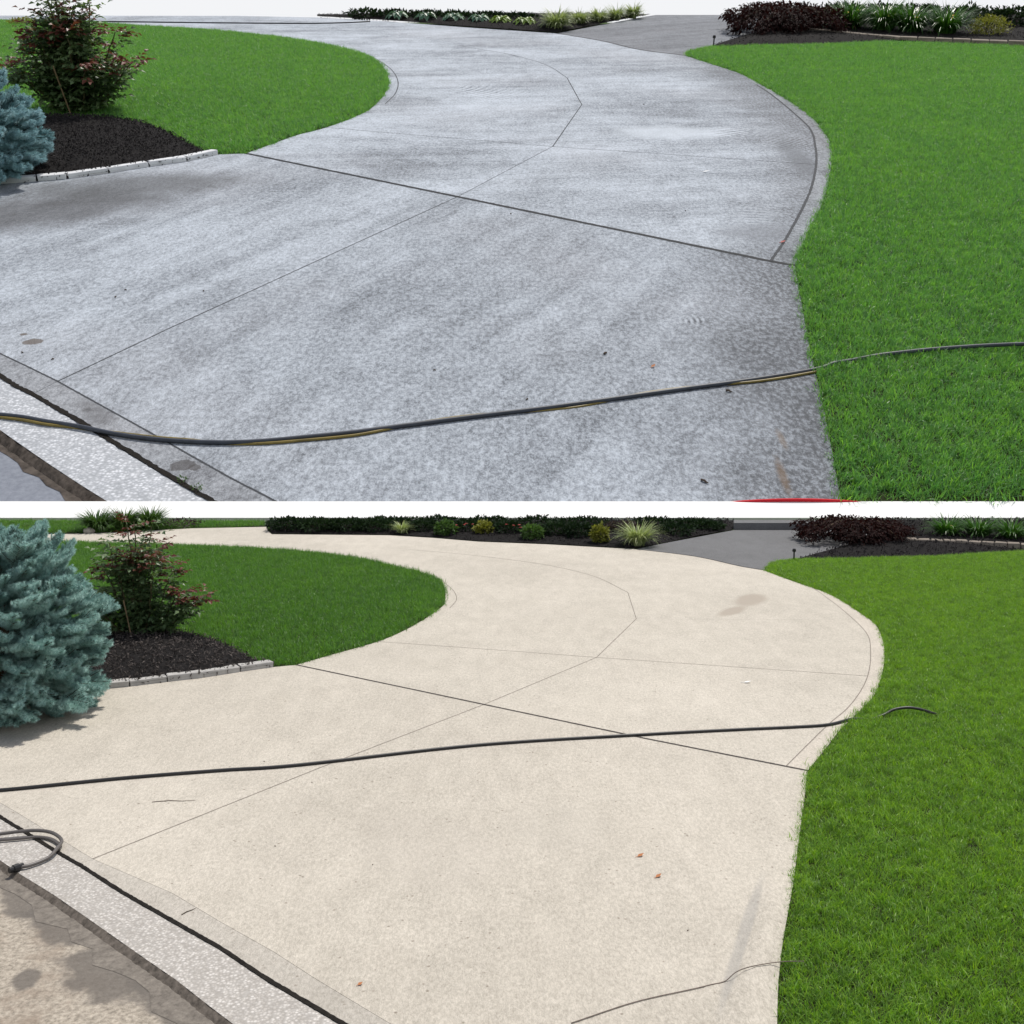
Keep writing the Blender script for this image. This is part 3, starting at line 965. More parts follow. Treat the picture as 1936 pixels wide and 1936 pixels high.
# --- blue spruce
def bough_mesh(name, mat, seed, ln=1.0):
    """one flat spruce spray: a bare axis with needle-covered shoots, tips swept forward and up"""
    q = random.Random(seed)
    b = MB()
    shoots = [((0, 0, 0), Vector((1, 0, .12)), ln)]
    for i in range(11):
        f = .12 + .075 * i
        for sd in (-1, 1):
            l = ln * (.50 - .33 * abs(f - .35)) * q.uniform(.7, 1.1) * (1.1 - f * .55)
            shoots.append(((f * ln, 0, .12 * f * ln), Vector((.75, sd * q.uniform(.55, .95), q.uniform(.05, .45))), l))
    for p, d, l in shoots:
        p = Vector(p)
        d = d.normalized()
        path = [p + d * l * t + Vector((0, 0, .16 * l * t * t)) for t in (0, .5, 1)]
        b.tube(path, [.016 * ln, .012 * ln, .008 * ln], 4, 1, False)
        nn = int(40 + 190 * l / ln)
        for j in range(nn):
            t = (j + q.random()) / nn
            o = p + d * l * t + Vector((0, 0, .16 * l * t * t))
            a = q.uniform(0, 6.283)
            sx = d.cross(Vector((0, 0, 1))).normalized()
            sy = sx.cross(d)
            rad = sx * math.cos(a) + sy * math.sin(a)
            dd = (d * (.55 + .7 * (t > .9)) + rad * 1.0 + Vector((0, 0, .10))).normalized()
            nl = .125 * ln * q.uniform(.8, 1.15) * (1.0 - .35 * max(0, t - .8) / .2)
            w = dd.cross(rad)
            w = (w if w.length > 1e-3 else sx).normalized() * .0095 * ln
            b.add([o - w, o + w, o + dd * nl], [(0, 1, 2)], 0)
    return b.mesh(name, [mat, M['bark']])

def spruce(frame, loc, rad, h, mat, label, seed=1, n=150, bl=.34, form=(.72, .92, .98, .88, 1.04, .84, .74, .68, .55)):
    t = thing("blue_spruce", frame, (*loc, 0), label, "spruce")
    q = random.Random(seed)
    b = MB()
    b.tube([(0, 0, -.05 * h), (0, 0, h * .5), (0, 0, h * .85)], [rad * .11, rad * .08, rad * .03], 8)
    obj("trunk", b.mesh("trunk", M['bark']), t)
    kinds = [bough_mesh("branch", mat, seed * 10 + i) for i in range(6)]
    for i in range(n):
        u = (i + .5) / n
        z = h * (.03 + .93 * u)
        a = i * 2.39996 + q.uniform(-.25, .25)
        # silhouette: full skirt, drawn in towards a broad top, in loose tiers
        prof = float(np.interp(u, (0, .1, .25, .36, .5, .66, .8, .93, 1.0), form))
        prof *= 1 + .07 * math.sin(u * 23 + 2 * math.sin(a))
        R_ = rad * prof * q.uniform(.84, 1.06)
        layer = (1.0, .72, .95, .45, 1.0, .88, .97, .3)[i % 8]
        ln = rad * bl * q.uniform(.8, 1.25) * (1.0 - .25 * u)
        base = max(0.0, R_ * layer - ln * .9)
        el = -.28 + 1.0 * u ** 1.4 + q.uniform(-.15, .15)
        rot = Matrix.Rotation(a, 4, 'Z') @ Matrix.Rotation(-el, 4, 'Y') @ Matrix.Rotation(q.uniform(-.6, .6), 4, 'X')
        obj("branch", kinds[i % 6], t, (math.cos(a) * base, math.sin(a) * base, z - math.sin(el) * ln * .3), rot=rot, scale=ln)
    return t

# --- rose bush with red young leaves
def rose(frame, loc, sx, h, label, seed=1, n=16, leaf=.05, stakes=True, red=.84):
    t = thing("rose_bush", frame, (*loc, 0), label, "rose bush")
    q = random.Random(seed)
    for i in range(n):
        a = i * 2.39996 + q.uniform(-.4, .4)
        out = sx * q.uniform(.25, 1.0) * (1 if i < n * .7 else .45)
        hh = h * q.uniform(.62, 1.0) * (1.0 - .28 * (out / sx) ** 2)
        if i % 7 == 2:
            hh = h * q.uniform(1.0, 1.14)
            out *= .8
        if i % 4 == 1:
            hh *= .55
            out = sx * q.uniform(.75, 1.0)
        if i in (3, 8):
            out, hh = sx * 1.25, h * .42
            a = -.25 if i == 3 else 3.3
        p = [Vector((math.cos(a) * sx * .12, math.sin(a) * sx * .12, -.02 * h)),
             Vector((math.cos(a) * out * .50, math.sin(a) * out * .50, hh * .34)),
             Vector((math.cos(a) * out * .78, math.sin(a) * out * .78, hh * .74)),
             Vector((math.cos(a) * out, math.sin(a) * out, hh))]
        c = []
        for j in range(13):
            u = j / 12 * 3
            i0 = min(2, int(u))
            f = u - i0
            c.append(p[i0].lerp(p[i0 + 1], f) + Vector((q.gauss(0, 1), q.gauss(0, 1), 0)) * sx * .012)
        b = MB()
        b.tube(c, [h * .011 * (1 - .6 * j / 12) for j in range(13)], 5)
        st_ = obj("stem", b.mesh("stem", M['stem']), t)
        g, r_ = MB(), MB()
        for j in range(1, 13):
            u = j / 12
            for _ in range((3 if i % 7 == 2 and u > .7 else 5) if u > .2 else 3):
                g_a = q.uniform(0, 6.283)
                rd = Vector((math.cos(g_a), math.sin(g_a), q.uniform(-.15, .55))).normalized()
                l = leaf * q.uniform(1.3, 3.0)
                o = c[j] + Vector((q.gauss(0, 1), q.gauss(0, 1), q.gauss(0, 1))) * leaf * .25
                tgt = r_ if u > red + .12 * q.uniform(-1, 1) and i % 3 != 1 else g
                for m_ in range(5):                       # a rose leaf is five leaflets on a stalk
                    pos = o + rd * l * (.45 + .275 * (m_ // 2))
                    sd = rd.cross(Vector((0, 0, 1))).normalized() * (0 if m_ == 4 else (1 if m_ % 2 else -1))
                    tgt.leaf(pos, rd * .7 + sd + Vector((0, 0, q.uniform(-.3, .25))), Vector((q.gauss(0, .35), q.gauss(0, .35), 1)), leaf * q.uniform(.75, 1.15), leaf * .62, .18, 0, .18)
        obj("leaves", g.mesh("leaves", M['rose']), st_)
        if r_.n:
            obj("young_leaves", r_.mesh("young_leaves", M['rose_red']), st_)
    if stakes:
        for dx, tilt in ((.02, .12),):
            b = MB()
            b.tube([(dx * sx, -.5 * sx, 0), (dx * sx - tilt * h * .4, -.62 * sx, h * .42)], h * .006, 6)
            obj("cane", b.mesh("cane", M['cane']), t)
    return t

# --- weeping red maple
def maple(frame, loc, r, h, label, seed=1, n=3200, leaf=.09):
    t = thing("red_maple", frame, (*loc, 0), label, "maple")
    q = random.Random(seed)
    b = MB()
    b.tube([(0, 0, -.03 * h), (.04 * r, 0, .3 * h), (-.02 * r, .02 * r, .62 * h)], [.075 * r, .06 * r, .045 * r], 8)
    obj("trunk", b.mesh("trunk", M['bark'], True), t)
    for i in range(9):
        a = i * .698 + q.uniform(-.2, .2)
        rr = r * q.uniform(.72, 1.05)
        pth = [Vector((0, 0, h * .5)), Vector((math.cos(a) * rr * .4, math.sin(a) * rr * .4, h * q.uniform(.82, .95))),
               Vector((math.cos(a) * rr * .8, math.sin(a) * rr * .8, h * .62)), Vector((math.cos(a) * rr, math.sin(a) * rr, h * q.uniform(.12, .32)))]
        b = MB()
        b.tube(pth, [.035 * r, .025 * r, .015 * r, .006 * r], 5)
        lm = obj("limb", b.mesh("limb", M['bark']), t)
        f = MB()
        for _ in range(n // 9):
            u = q.random() ** .8 * 2.999
            i0 = int(u)
            p = pth[i0].lerp(pth[i0 + 1], u - i0)
            w = .34 * r * (1 - .22 * u)
            p = p + Vector((q.gauss(0, .5) * w, q.gauss(0, .5) * w, q.gauss(0, .24) * w))
            p.z = max(p.z, .05 * h)
            p.z = min(p.z, h)
            f.leaf(p, (q.gauss(0, 1) + math.cos(a), q.gauss(0, 1) + math.sin(a), -.7), (q.gauss(0, .4), q.gauss(0, .4), 1), leaf * q.uniform(.6, 1.3), leaf * .5, .15)
        obj("foliage", f.mesh("foliage", M['maple']), lm)
    d = MB()
    cloud(d, n // 2, (0, 0, h * .60), (r * .92, r * .75, h * .40), leaf * 1.1, 0, seed, .75, up=-.5)
    obj("foliage", d.mesh("foliage", M['maple']), t)
    return t

def path_light(frame, loc, h, label):
    t = thing("path_light", frame, (*loc, 0), label, "path light")
    b = MB()
    b.tube([(0, 0, -.05 * h), (0, 0, h * .72)], h * .07, 8)
    obj("post", b.mesh("post", M['black_plastic']), t)
    b = MB()
    b.tube([(0, 0, h * .70), (0, 0, h * .74), (0, 0, h * .9), (0, 0, h)], [h * .10, h * .17, h * .17, h * .10], 10)
    obj("lamp_head", b.mesh("lamp_head", M['black_plastic']), t)

spruce(GARDEN, (-3.039,6.157), 0.6554, 1.0575, M['spruce'], "dense blue spruce at the end of the grey edging stones", 2, 600)
rose(GARDEN, (-2.879,8.062), 0.4318, 0.8225, "red-tipped rose bush beside the larger blue spruce", 3, 26, 0.0514)

# far planting behind the tan driveway
for i, p in enumerate([(-5.672,14.364), (-5.350,14.476), (-5.031,14.589)]):
    fountain(GARDEN, p, 0.3357, 0.1533, M['mid_leaf'],
             ("green ornamental grass next to the boulder behind the driveway", "middle tuft of green ornamental grass in the far lawn strip", "green ornamental grass next to the purple shrub")[i], "ornamental grass", 520, 0.0219, 60 + i, group="ornamental grass behind the tan driveway")
shrub(GARDEN, (-4.691,14.820), (0.2988, 0.1643), 0.1046, M['purple_leaf'], "low purple shrub on the far lawn strip", "shrub", 500, 0.0336, 3)
bm = bmesh.new()
bmesh.ops.create_icosphere(bm, subdivisions=2, radius=1)
for v in bm.verts:
    v.co = Vector((v.co.x * 0.0788 * (1 + .12 * math.sin(v.co.y * 5)), v.co.y * 0.0573, v.co.z * 0.0501 * (1 + .1 * math.sin(v.co.x * 7)) + 0.0215))
me = bpy.data.meshes.new("boulder")
bm.to_mesh(me)
bm.free()
me.materials.append(M['rock'])
tag(obj("boulder", me, None, (*(-5.730,14.201), 0)), "small tan boulder beside the far ornamental grass", "boulder")

hedge_at = [(-3.076,14.420), (-2.666,14.364), (-2.267,14.364), (-1.869,14.364)]
hl = ("dark clipped shrub at the corner where the far mulch bed begins", "second dark shrub along the far bed from the lawn strip", "third dark shrub along the far bed from the lawn strip", "dark shrub just before the pale tuft in the far bed")
for i, p in enumerate(hedge_at):
    shrub(GARDEN, p, (0.2908, 0.2472), 0.1600, M['dark_leaf'], hl[i], "shrub", 1100, 0.0473, 11 + i, group="dark shrubs in the far bed")
PX = 0.0070      # unit of the sizes below, metres
back = (  # place, half width, height, material, label, kind
    ((-1.479,14.093), 17, 14, 'liriope', "pale green tuft among the dark shrubs of the far bed", 0),
    ((-0.876,13.884), 14, 22, 'mid_leaf', "upright green shrub between two pale tufts in the far bed", 1),
    ((-0.371,13.884), 12, 20, 'gold_leaf', "small yellow-green shrub among red flowers in the far bed", 1),
    ((-1.208,14.255), 26, 18, 'dark_leaf', "dark shrub behind the upright green shrub in the far bed", 1),
    ((-0.628,14.147), 26, 18, 'dark_leaf', "dark red-flowered shrub before the yellow-green shrub", 2),
    ((-0.056,13.936), 26, 20, 'dark_leaf', "dark red-flowered shrub past the yellow-green shrub", 2),
    ((0.259,13.482), 15, 22, 'mid_leaf', "green shrub in front of the dark foliage at mid bed", 1),
    ((0.568,13.730), 26, 22, 'dark_leaf', "dark shrub in the middle of the far bed", 1),
    ((0.867,13.531), 22, 24, 'dark_leaf', "dark shrub next to the golden upright shrub", 1),
    ((1.102,13.149), 11, 26, 'gold_leaf', "golden upright shrub beside the variegated clump", 1),
    ((1.466,14.040), 30, 18, 'purple_leaf', "purplish shrub behind the variegated grass clump", 1),
    ((2.158,13.936), 28, 16, 'dark_leaf', "low dark shrub between variegated clump and the walkway", 1),
    ((-1.682,14.762), 40, 15, 'dark_leaf', "dark shrub at the back behind the pale tuft", 1),
    ((-1.031,14.820), 42, 15, 'dark_leaf', "dark shrub at the back behind the upright green shrub", 1),
    ((-0.320,14.762), 42, 16, 'dark_leaf', "dark shrub at the back behind the red flowers", 1),
    ((0.348,14.703), 42, 17, 'dark_leaf', "dark shrub at the back behind the mid-bed green shrub", 1),
    ((1.012,14.646), 42, 17, 'dark_leaf', "dark shrub at the back behind the golden upright shrub", 1),
    ((1.964,14.589), 40, 17, 'dark_leaf', "dark shrub at the back beyond the variegated clump", 1),
    ((2.550,14.703), 36, 14, 'dark_leaf', "dark shrub at the back against the walkway bed", 1),
    ((2.679,14.476), 28, 13, 'dark_leaf', "low dark shrub at the walkway step", 1))
for i, (p, hw, hh, mt, lb, kd) in enumerate(back):
    if kd == 0:
        fountain(GARDEN, p, PX * hw * 1.3, PX * hh * 1.5, M[mt], lb, "plant", 200, 0.0183, 70 + i)
    else:
        shrub(GARDEN, p, (PX * hw * 1.25, PX * hw), PX * hh * 1.2, M[mt], lb, "shrub", 700, 0.0492, 80 + i, flowers=(M['red_petal'], 5, 0.0281) if kd == 2 else None)
fountain(GARDEN, (1.559,12.966), 0.2882, 0.2358, M['liriope'], "spiky variegated grass clump at the corner of the tan driveway", "plant", 420, 0.0183, 91, "variegated_clump")
maple(GARDEN, (4.336,13.338), 0.7541, 0.2828, "low weeping dark red maple beyond the sunny lawn", 5, 4200, 0.0471)
path_light(GARDEN, (3.205,11.888), 0.1263, "short black path light at the tip of the sunny lawn")
lil = ("dark daylily clump next to the low red maple of the shaded bed", "dark daylily clump in the middle of the shaded bed", "dark daylily clump far along the shaded bed")
for i, p in enumerate([(5.654,13.630), (6.024,13.531), (6.356,13.338)]):
    fountain(GARDEN, p, 0.3142, 0.2185, M['lily'], lil[i], "daylily", 300, 0.0232, 95 + i, "daylily", "daylilies in the shaded bed", (M['peach_petal'], 1, 0.0546, 0.1639) if i == 0 else None)

# ------------------------------------------------------------------ hoses and litter on the level plot
def smooth3(pts_, sub=8):
    k = [Vector(p) for p in pts_]
    out = []
    for i in range(len(k) - 1):
        a, b_ = k[i], k[i + 1]
        ma = (b_ - k[i - 1]) / 2 if i else (b_ - a)
        mb = (k[i + 2] - a) / 2 if i + 2 < len(k) else (b_ - a)
        for j in range(sub):
            t = j / sub
            out.append(a * (2 * t**3 - 3 * t**2 + 1) + ma * (t**3 - 2 * t**2 + t) + b_ * (-2 * t**3 + 3 * t**2) + mb * (t**3 - t**2))
    out.append(k[-1])
    return out
def hose(name, frame, pts_, rad, mat, label, zs=None, cat="hose"):
    p = smooth3([(x, y, (zs[i] if zs else rad)) for i, (x, y) in enumerate(pts_)])
    b = MB()
    b.tube(p, rad, 10)
    return tag(obj(name, b.mesh(name, mat, True), None, None, 0, None, frame), label, cat)
hr = .0085
hp = [(-3.182,4.719), (-2.583,4.842), (-2.371,4.889), (-1.918,5.028), (-1.458,5.137), (-1.087,5.213), (-0.180,5.520), (0.740,5.696), (1.257,5.779), (1.597,5.826), (1.808,5.869), (1.977,5.972), (2.088,5.992), (2.185,6.032), (2.249,6.053), (2.330,6.053), (2.407,6.043), (2.477,6.032), (2.552,6.032), (2.912,6.073), (3.566,6.125)]
hz = [hr] * 12 + [.0, .016, .040, .052, .043, .022, .0, .0, .0]
hose("garden_hose", GARDEN, hp, hr, M['hose'], "black hose stretched across the tan driveway into the lawn", hz)
cp = [(-2.486,4.259), (-2.313,4.312), (-2.126,4.361), (-2.041,4.369), (-1.967,4.344), (-1.897,4.270), (-1.884,4.193), (-1.890,4.121), (-1.934,4.060), (-1.969,4.037)]
cl = thing("hose_loop", GARDEN, (0, 0, 0), "grey hose looped over the kerb with a black connector", "hose")
b = MB()
b.tube(smooth3([(x, y, z) for (x, y), z in zip(cp, (.01, .012, .02, .022, .022, .022, .02, .012, .01, .012))]), .0075, 10)
obj("hose", b.mesh("hose", M['hose_grey'], True), cl)
cp2 = [(-2.469,4.228), (-2.294,4.275), (-2.106,4.317), (-2.030,4.334), (-1.964,4.312), (-1.903,4.259), (-1.882,4.208)]
b = MB()
b.tube(smooth3([(x, y, .008) for x, y in cp2]), .0065, 10)
obj("hose", b.mesh("hose", M['hose_grey'], True), cl)
ca_, cb_ = [Vector((*p, .013)) for p in [(-1.960,4.053), (-1.992,4.004)]]
b = MB()
dv = cb_ - ca_
b.tube([ca_, ca_ + dv * .3, ca_ + dv * .32, ca_ + dv * .7, ca_ + dv * .72, cb_], [.011, .011, .016, .016, .012, .012], 10)
obj("connector", b.mesh("connector", M['black_plastic']), cl)

hose("thin_cord", GARDEN, [(0.179,3.002), (0.384,3.113), (0.573,3.184), (0.642,3.211), (0.689,3.226), (0.728,3.242), (0.782,3.258), (0.885,3.305), (0.970,3.321)], .0016, flat_mat("cord", (.16, .13, .11), .8), "thin brown cord lying over the near corner of the tan driveway", [.003, .003, .003, .003, .006, .028, .038, .027, .02], "cord")

def litter(name, frame, p, ln, w, mat, label, cat, rot, z=.003, curl=.12):
    b = MB()
    b.leaf((-ln / 2, 0, 0), (1, 0, .1), (0, 0, 1), ln, w, curl, 0, -.1)
    b.tube([(-ln * .75, 0, w * .05), (-ln * .4, 0, w * .05)], w * .06, 4)
    o = obj(name, b.mesh(name, mat), None, (*p, z), rot, None, frame)
    return tag(o, label, cat)
def stick(name, frame, p, ln, rad, mat, label, cat, rot):
    b = MB()
    b.tube([(-ln / 2, 0, rad), (-ln * .1, ln * .06, rad * 1.6), (ln * .2, ln * .02, rad), (ln / 2, ln * .05, rad)], [rad, rad, rad * .8, rad * .4], 6)
    return tag(obj(name, b.mesh(name, mat), None, (*p, 0), rot, None, frame), label, cat)
litter("dead_leaf", GARDEN, (0.529,4.163), 0.0370, 0.0196, M['dead_leaf'], "curled brown leaf, farther of two close together on the tan driveway", "leaf", .6)
litter("dead_leaf", GARDEN, (0.577,3.977), 0.0354, 0.0187, M['dead_leaf'], "curled brown leaf, nearer of two close together on the tan driveway", "leaf", .7)
litter("dead_leaf", GARDEN, (-0.489,3.214), 0.0205, 0.0153, M['dead_leaf'], "small brown leaf near the kerb end of the tan driveway", "leaf", .7)
litter("paper_scrap", GARDEN, (1.544,6.770), 0.0590, 0.0312, M['white_bit'], "white scrap lying on the far part of the tan driveway", "scrap", .0, .003, .06)
stick("dry_twig", GARDEN, (-1.577,4.744), 0.1971, .0016, M['twig'], "long thin dry twig between the black hose and the hose loop", "twig", .06)
stick("dry_twig", GARDEN, (-1.187,3.695), 0.0622, .0018, M['twig'], "short dry twig beside the kerb joint of the tan driveway", "twig", .9)
for i, p in enumerate([(-1.279,5.283), (-0.562,4.084), (-0.996,4.259), (0.622,3.557), (-0.977,4.985)]):
    stick("dry_twig", GARDEN, p, .009, .0016, M['twig'], "tiny dark crumb of bark on the tan driveway", "bark crumb", i * 1.3)["group"] = "bark crumbs on the tan driveway"

# ================================================================== SLOPING PLOT (behind)
h_main = Curve([(-9.346,24.794), (-5.215,21.603), (-1.651,18.850), (6.508,12.516), (7.042,12.175)], False)
h_ctrl = Curve([(-8.938,4.496), (-8.689,5.079), (-7.316,7.894), (-1.651,18.850), (1.468,25.914), (2.986,34.205), (2.675,41.428)], False)
h_far_ctrl = Curve([(2.675,41.428), (1.710,45.744), (-0.234,49.672), (-3.006,52.948), (-6.078,56.809), (-12.851,61.974), (-20.131,64.059), (-26.075,66.095), (-31.886,67.069), (-43.155,67.565)])
h_border = Curve([(6.508,12.516), (7.272,14.342), (8.402,17.292), (9.338,19.944), (10.266,23.098), (10.877,25.651), (11.479,28.836), (11.608,31.488), (11.625,36.547), (11.483,39.405), (11.331,42.745)])
h_edge = Curve([(7.042,12.175), (8.083,15.134), (9.117,17.817), (10.110,20.825), (11.049,24.050), (11.564,26.181), (11.813,27.756), (12.127,31.154), (12.082,34.708), (11.778,38.663), (11.331,42.745), (10.507,45.744), (9.511,49.052)])
h_near = Curve([(7.042,12.175), (6.844,11.038), (6.470,8.865), (6.195,7.285), (5.910,5.458), (5.631,3.674), (5.381,2.233), (5.078,0.471)])
h_walk = Curve([(9.511,49.052), (7.260,51.381), (5.323,55.314), (2.791,58.901)])
h_back = Curve([(2.791,58.901), (-0.851,60.828), (-3.363,62.265), (-8.739,65.617), (-13.649,67.898), (-19.439,68.914), (-44.004,69.259)], False)
h_isle = Curve([(-9.346,24.794), (-8.802,26.181), (-8.074,27.949), (-7.208,29.344), (-6.088,32.517), (-5.769,35.481), (-5.766,38.663), (-6.020,41.428), (-6.887,45.930), (-8.366,49.881), (-10.835,53.409), (-14.940,57.322), (-19.207,60.268), (-25.448,63.152), (-29.318,64.987), (-37.263,65.935), (-42.499,66.256)])
h_stone = Curve([(-9.346,24.794), (-10.254,24.626), (-11.068,23.569), (-12.139,22.790), (-13.193,21.893), (-14.278,21.104), (-15.129,20.756), (-17.049,20.144), (-20.038,18.913)], False)
h_groove = Curve([(-16.293,11.924), (-11.373,7.285), (-9.517,5.771), (-8.689,5.079), (-6.454,3.053), (-4.564,1.313), (-3.965,0.799), (-3.589,0.471)], False)
h_gap = Curve([(-15.756,10.921), (-10.967,6.366), (-9.359,4.832), (-8.938,4.496), (-7.641,3.327), (-6.767,2.506), (-5.446,1.278), (-4.557,0.471)], False)
h_kerb = Curve([(-13.968,7.586), (-9.837,3.807), (-8.393,2.427), (-7.588,1.671), (-6.814,0.967), (-6.249,0.471)], False)

EDGE = ((-7.877,0.471)[1], (-17.987,24.794)[1], (7.042,12.175)[0] - 4.0, (11.049,24.050)[0] + 3.0, [tuple(p) for p in (h_near.k[::-1] + h_edge.k[1:6])], 3.8, .9)
lo_, hi_ = (.090, .100, .114), (.49, .535, .595)
ANG = math.atan2(h_ctrl.k[3].y - h_ctrl.k[1].y, h_ctrl.k[3].x - h_ctrl.k[1].x)
st_near = [((-9.954,7.107), (0.220, 0.187), 0, (.11, .088, .07), .8), ((-10.306,7.525), (0.099, 0.077), 0, (.11, .088, .07), .8),
           ((-13.903,17.178), (6.431, 2.909), .35, (.062, .060, .062), .72), ((-11.908,20.144), (5.492, 2.496), .25, (.075, .076, .078), .66), ((-6.694,2.645), (2.358, 0.998), -.7, (.10, .102, .108), .5)]
st_out = [((9.879,23.969), (0.773, 4.565), .0, (.14, .15, .165), .7), ((6.792,15.033), (1.727, 1.295), .0, (.17, .18, .20), .5), ((5.883,28.438), (3.022, 1.813), .0, (.58, .63, .69), .6)]
st_right = [((4.355,1.330), (0.111, 0.893), -.05, (.15, .105, .07), .7), ((4.626,2.645), (0.091, 0.544), .0, (.17, .125, .085), .55)]
st_front = [((-5.395,1.689), (0.225, 0.208), .6, (.075, .07, .07), .75), ((-5.177,1.616), (0.104, 0.121), .6, (.075, .07, .07), .75), ((-7.684,3.807), (0.114, 0.133), .3, (.07, .07, .075), .7),
            ((-7.503,3.696), (1.047, 0.333), -.9, (.12, .12, .125), .5)]
H_near = grey_concrete("weathered_concrete_kerb_side", lo_, hi_, 1.1, .05, None, st_near, None, ANG)
H_right = grey_concrete("weathered_concrete", lo_, hi_, .9, .0, [((2.960,8.339), (3.961,8.339), (0.392, 0.392), 0.127, 1.3)], st_right, EDGE, ANG)
H_far = grey_concrete("weathered_concrete_inner", lo_, hi_, .9, .10, [((-4.176,39.405), (-1.507,37.234), (2.665, 2.665), 0.339, .6)], None, None, .1, .5)
H_out = grey_concrete("weathered_concrete_outer", lo_, hi_, .8, .12, [((6.052,23.969), (10.102,27.470), (1.211, 3.320), 0.215, 2.0), ((6.998,26.542), (8.200,28.438), (1.172, 1.172), 0.312, 1.4), ((6.052,23.969), (7.113,16.616), (1.206, 1.356), 0.166, 1.4)], st_out, EDGE[:5] + (3.4, .75), .15, .46)
H_rim = grey_concrete("weathered_concrete_rim", (.06, .065, .072), (.40, .43, .465), 1.0, -.05, None, None, None, 1.5)
H_front = grey_concrete("weathered_concrete_front", (.085, .09, .10), (.40, .425, .46), .9, -.02, None, st_front, None, ANG)

hd = thing("driveway", BANK, (0, 0, 0), None, None)
hd["kind"] = 'structure'
GB = .007
u1 = Curve([(1.468,25.914), (10.266,23.098)], False)
u1b = Curve([(1.468,25.914), (-2.264,27.376), (-7.208,29.344)], False)
panel(hd, outline(h_ctrl.seg(1, 3), h_main.seg(2, 0), h_stone.seg(), h_groove.seg(0, 3)), H_near, GB, .3)
panel(hd, outline(h_ctrl.seg(1, 3), h_main.seg(2, 4), h_near.seg(), h_groove.seg(-1, 3)), H_right, GB, .3)
panel(hd, outline(h_groove.seg(0, 3), h_ctrl.seg(1, 0), h_gap.seg(3, 0)), H_front, GB, .3)
panel(hd, outline(h_groove.seg(3, -1), h_gap.seg(-1, 3), h_ctrl.seg(0, 1)), H_front, GB, .3)
panel(hd, outline(h_main.seg(0, 2), h_ctrl.seg(3, 4), u1b.seg(), h_isle.seg(3, 0)), H_far, GB, .3)
panel(hd, outline(h_ctrl.seg(4, 6), h_far_ctrl.seg(), h_isle.seg(-1, 3), u1b.seg(-1, 0)), H_far, GB, .3)
panel(hd, outline(h_main.seg(2, 3), h_border.seg(0, 4), u1.seg(-1, 0), h_ctrl.seg(4, 3)), H_out, GB, .3)
panel(hd, outline(h_ctrl.seg(4, 5), [h_ctrl.k[5], h_border.k[7]], h_border.seg(7, 4), u1.seg(-1, 0)), H_out, GB * .7, .3)
panel(hd, outline(h_ctrl.seg(5, 6), h_far_ctrl.seg(), h_back.seg(-1, 0), h_walk.seg(-1, 0), h_edge.seg(12, 10), h_border.seg(10, 7), [h_border.k[7], h_ctrl.k[5]]), H_out, GB, .3)
panel(hd, outline(h_main.seg(3, 4), h_edge.seg(0, 10), h_border.seg(10, 0)), H_rim, GB, .3)
obj("joint_sealant", ribbon_mesh("joint_sealant", h_main.seg(), .15, M['seal'], .005, .12, 3), hd)
obj("joint_sealant", ribbon_mesh("joint_sealant", h_walk.seg(), .14, M['seal'], .005, .2, 4), hd)
jl = flat_mat("joint_line_grey", (.05, .054, .06), .9)
for ln, w in ((h_ctrl.seg(1, 3), .028), (h_ctrl.seg(3, 4), .018), (h_ctrl.seg(4, 6), .04), (h_far_ctrl.seg(0, 3), .03), (h_border.seg(0, 9), .08), (u1.seg(), .02), (u1b.seg(), .02), (h_groove.seg(), .035)):
    obj("joint_line", ribbon_mesh("joint_line", ln, w, jl, .005, .25, 5), hd)
hin = Curve([(-7.609,48.646), (-6.244,44.474), (-5.483,40.633), (-5.250,37.096), (-5.442,34.330)])
obj("joint_line", ribbon_mesh("joint_line", hin.seg(), .045, jl, .005, .2, 6), hd)
obj("joint_dirt", ribbon_mesh("joint_dirt", h_gap.seg(), .095, M['dark_gap'], .006, .35, 8), hd)
obj("drive_base", slab_mesh("drive_base", outline(h_gap.seg(), h_near.seg(-1, 0), h_edge.seg(), h_walk.seg(), h_back.seg(), h_isle.seg(-1, 0), h_stone.seg()), M['soil'], -.2, 0), hd)

kerb_b = aggregate_mat("kerb_aggregate_grey", (.42, .44, .47), (.66, .68, .715), 17, .012)
tag(obj("kerb", slab_mesh("kerb", outline(h_gap.seg(), h_kerb.seg(-1, 0)), kerb_b, -.01, .0, .05), None, None, 0, None, BANK), kind='structure')
kerb_face(h_kerb.p, BANK, .09, .14, flat_mat("kerb_dirt_bank", (.11, .09, .075), .95, .1, .5, 9, .03), .05, -.01)
k = NT("wet_street")
P = k.coord()
gr = k.noise(P, 8, 5, .7)
c = k.mix(k.rng(gr, .3, .7), (.15, .165, .20), (.235, .255, .295))
c = k.mix(k.math('MULTIPLY', spot(k, P, (-6.772,0.569), (0.613, 0.180), .2, .3, .4, 2), .8), c, (.07, .065, .065))
k.bsdf(c, .6, k.bump(gr, .3, .02), .3)
he = h_kerb.seg()
tag(obj("street", slab_mesh("street", outline([p + Vector((.35, .1)) for p in he], [he[-1] + Vector((-12, 0)), he[0] + Vector((-16, 0))]), k.m, -.14, .05), None, None, 0, None, BANK), kind='structure')
tag(obj("gutter", ribbon_mesh("gutter", [p + Vector((-.02, -.02)) for p in he], .42, flat_mat("gutter_silt", (.085, .072, .062), .95, .1, .5, 6), -.132, .25, 9), None, None, 0, None, BANK), kind='structure')

# white kerb at the foot of the bank
wpoly = outline([(-13.585,0.488), (13.699,0.488), (13.346,0.000), (-13.235,0.000)])
tag(obj("white_kerb", slab_mesh("white_kerb", wpoly, M['white_concrete'], .02, .5), None, None, 0, None, BANK), kind='structure')

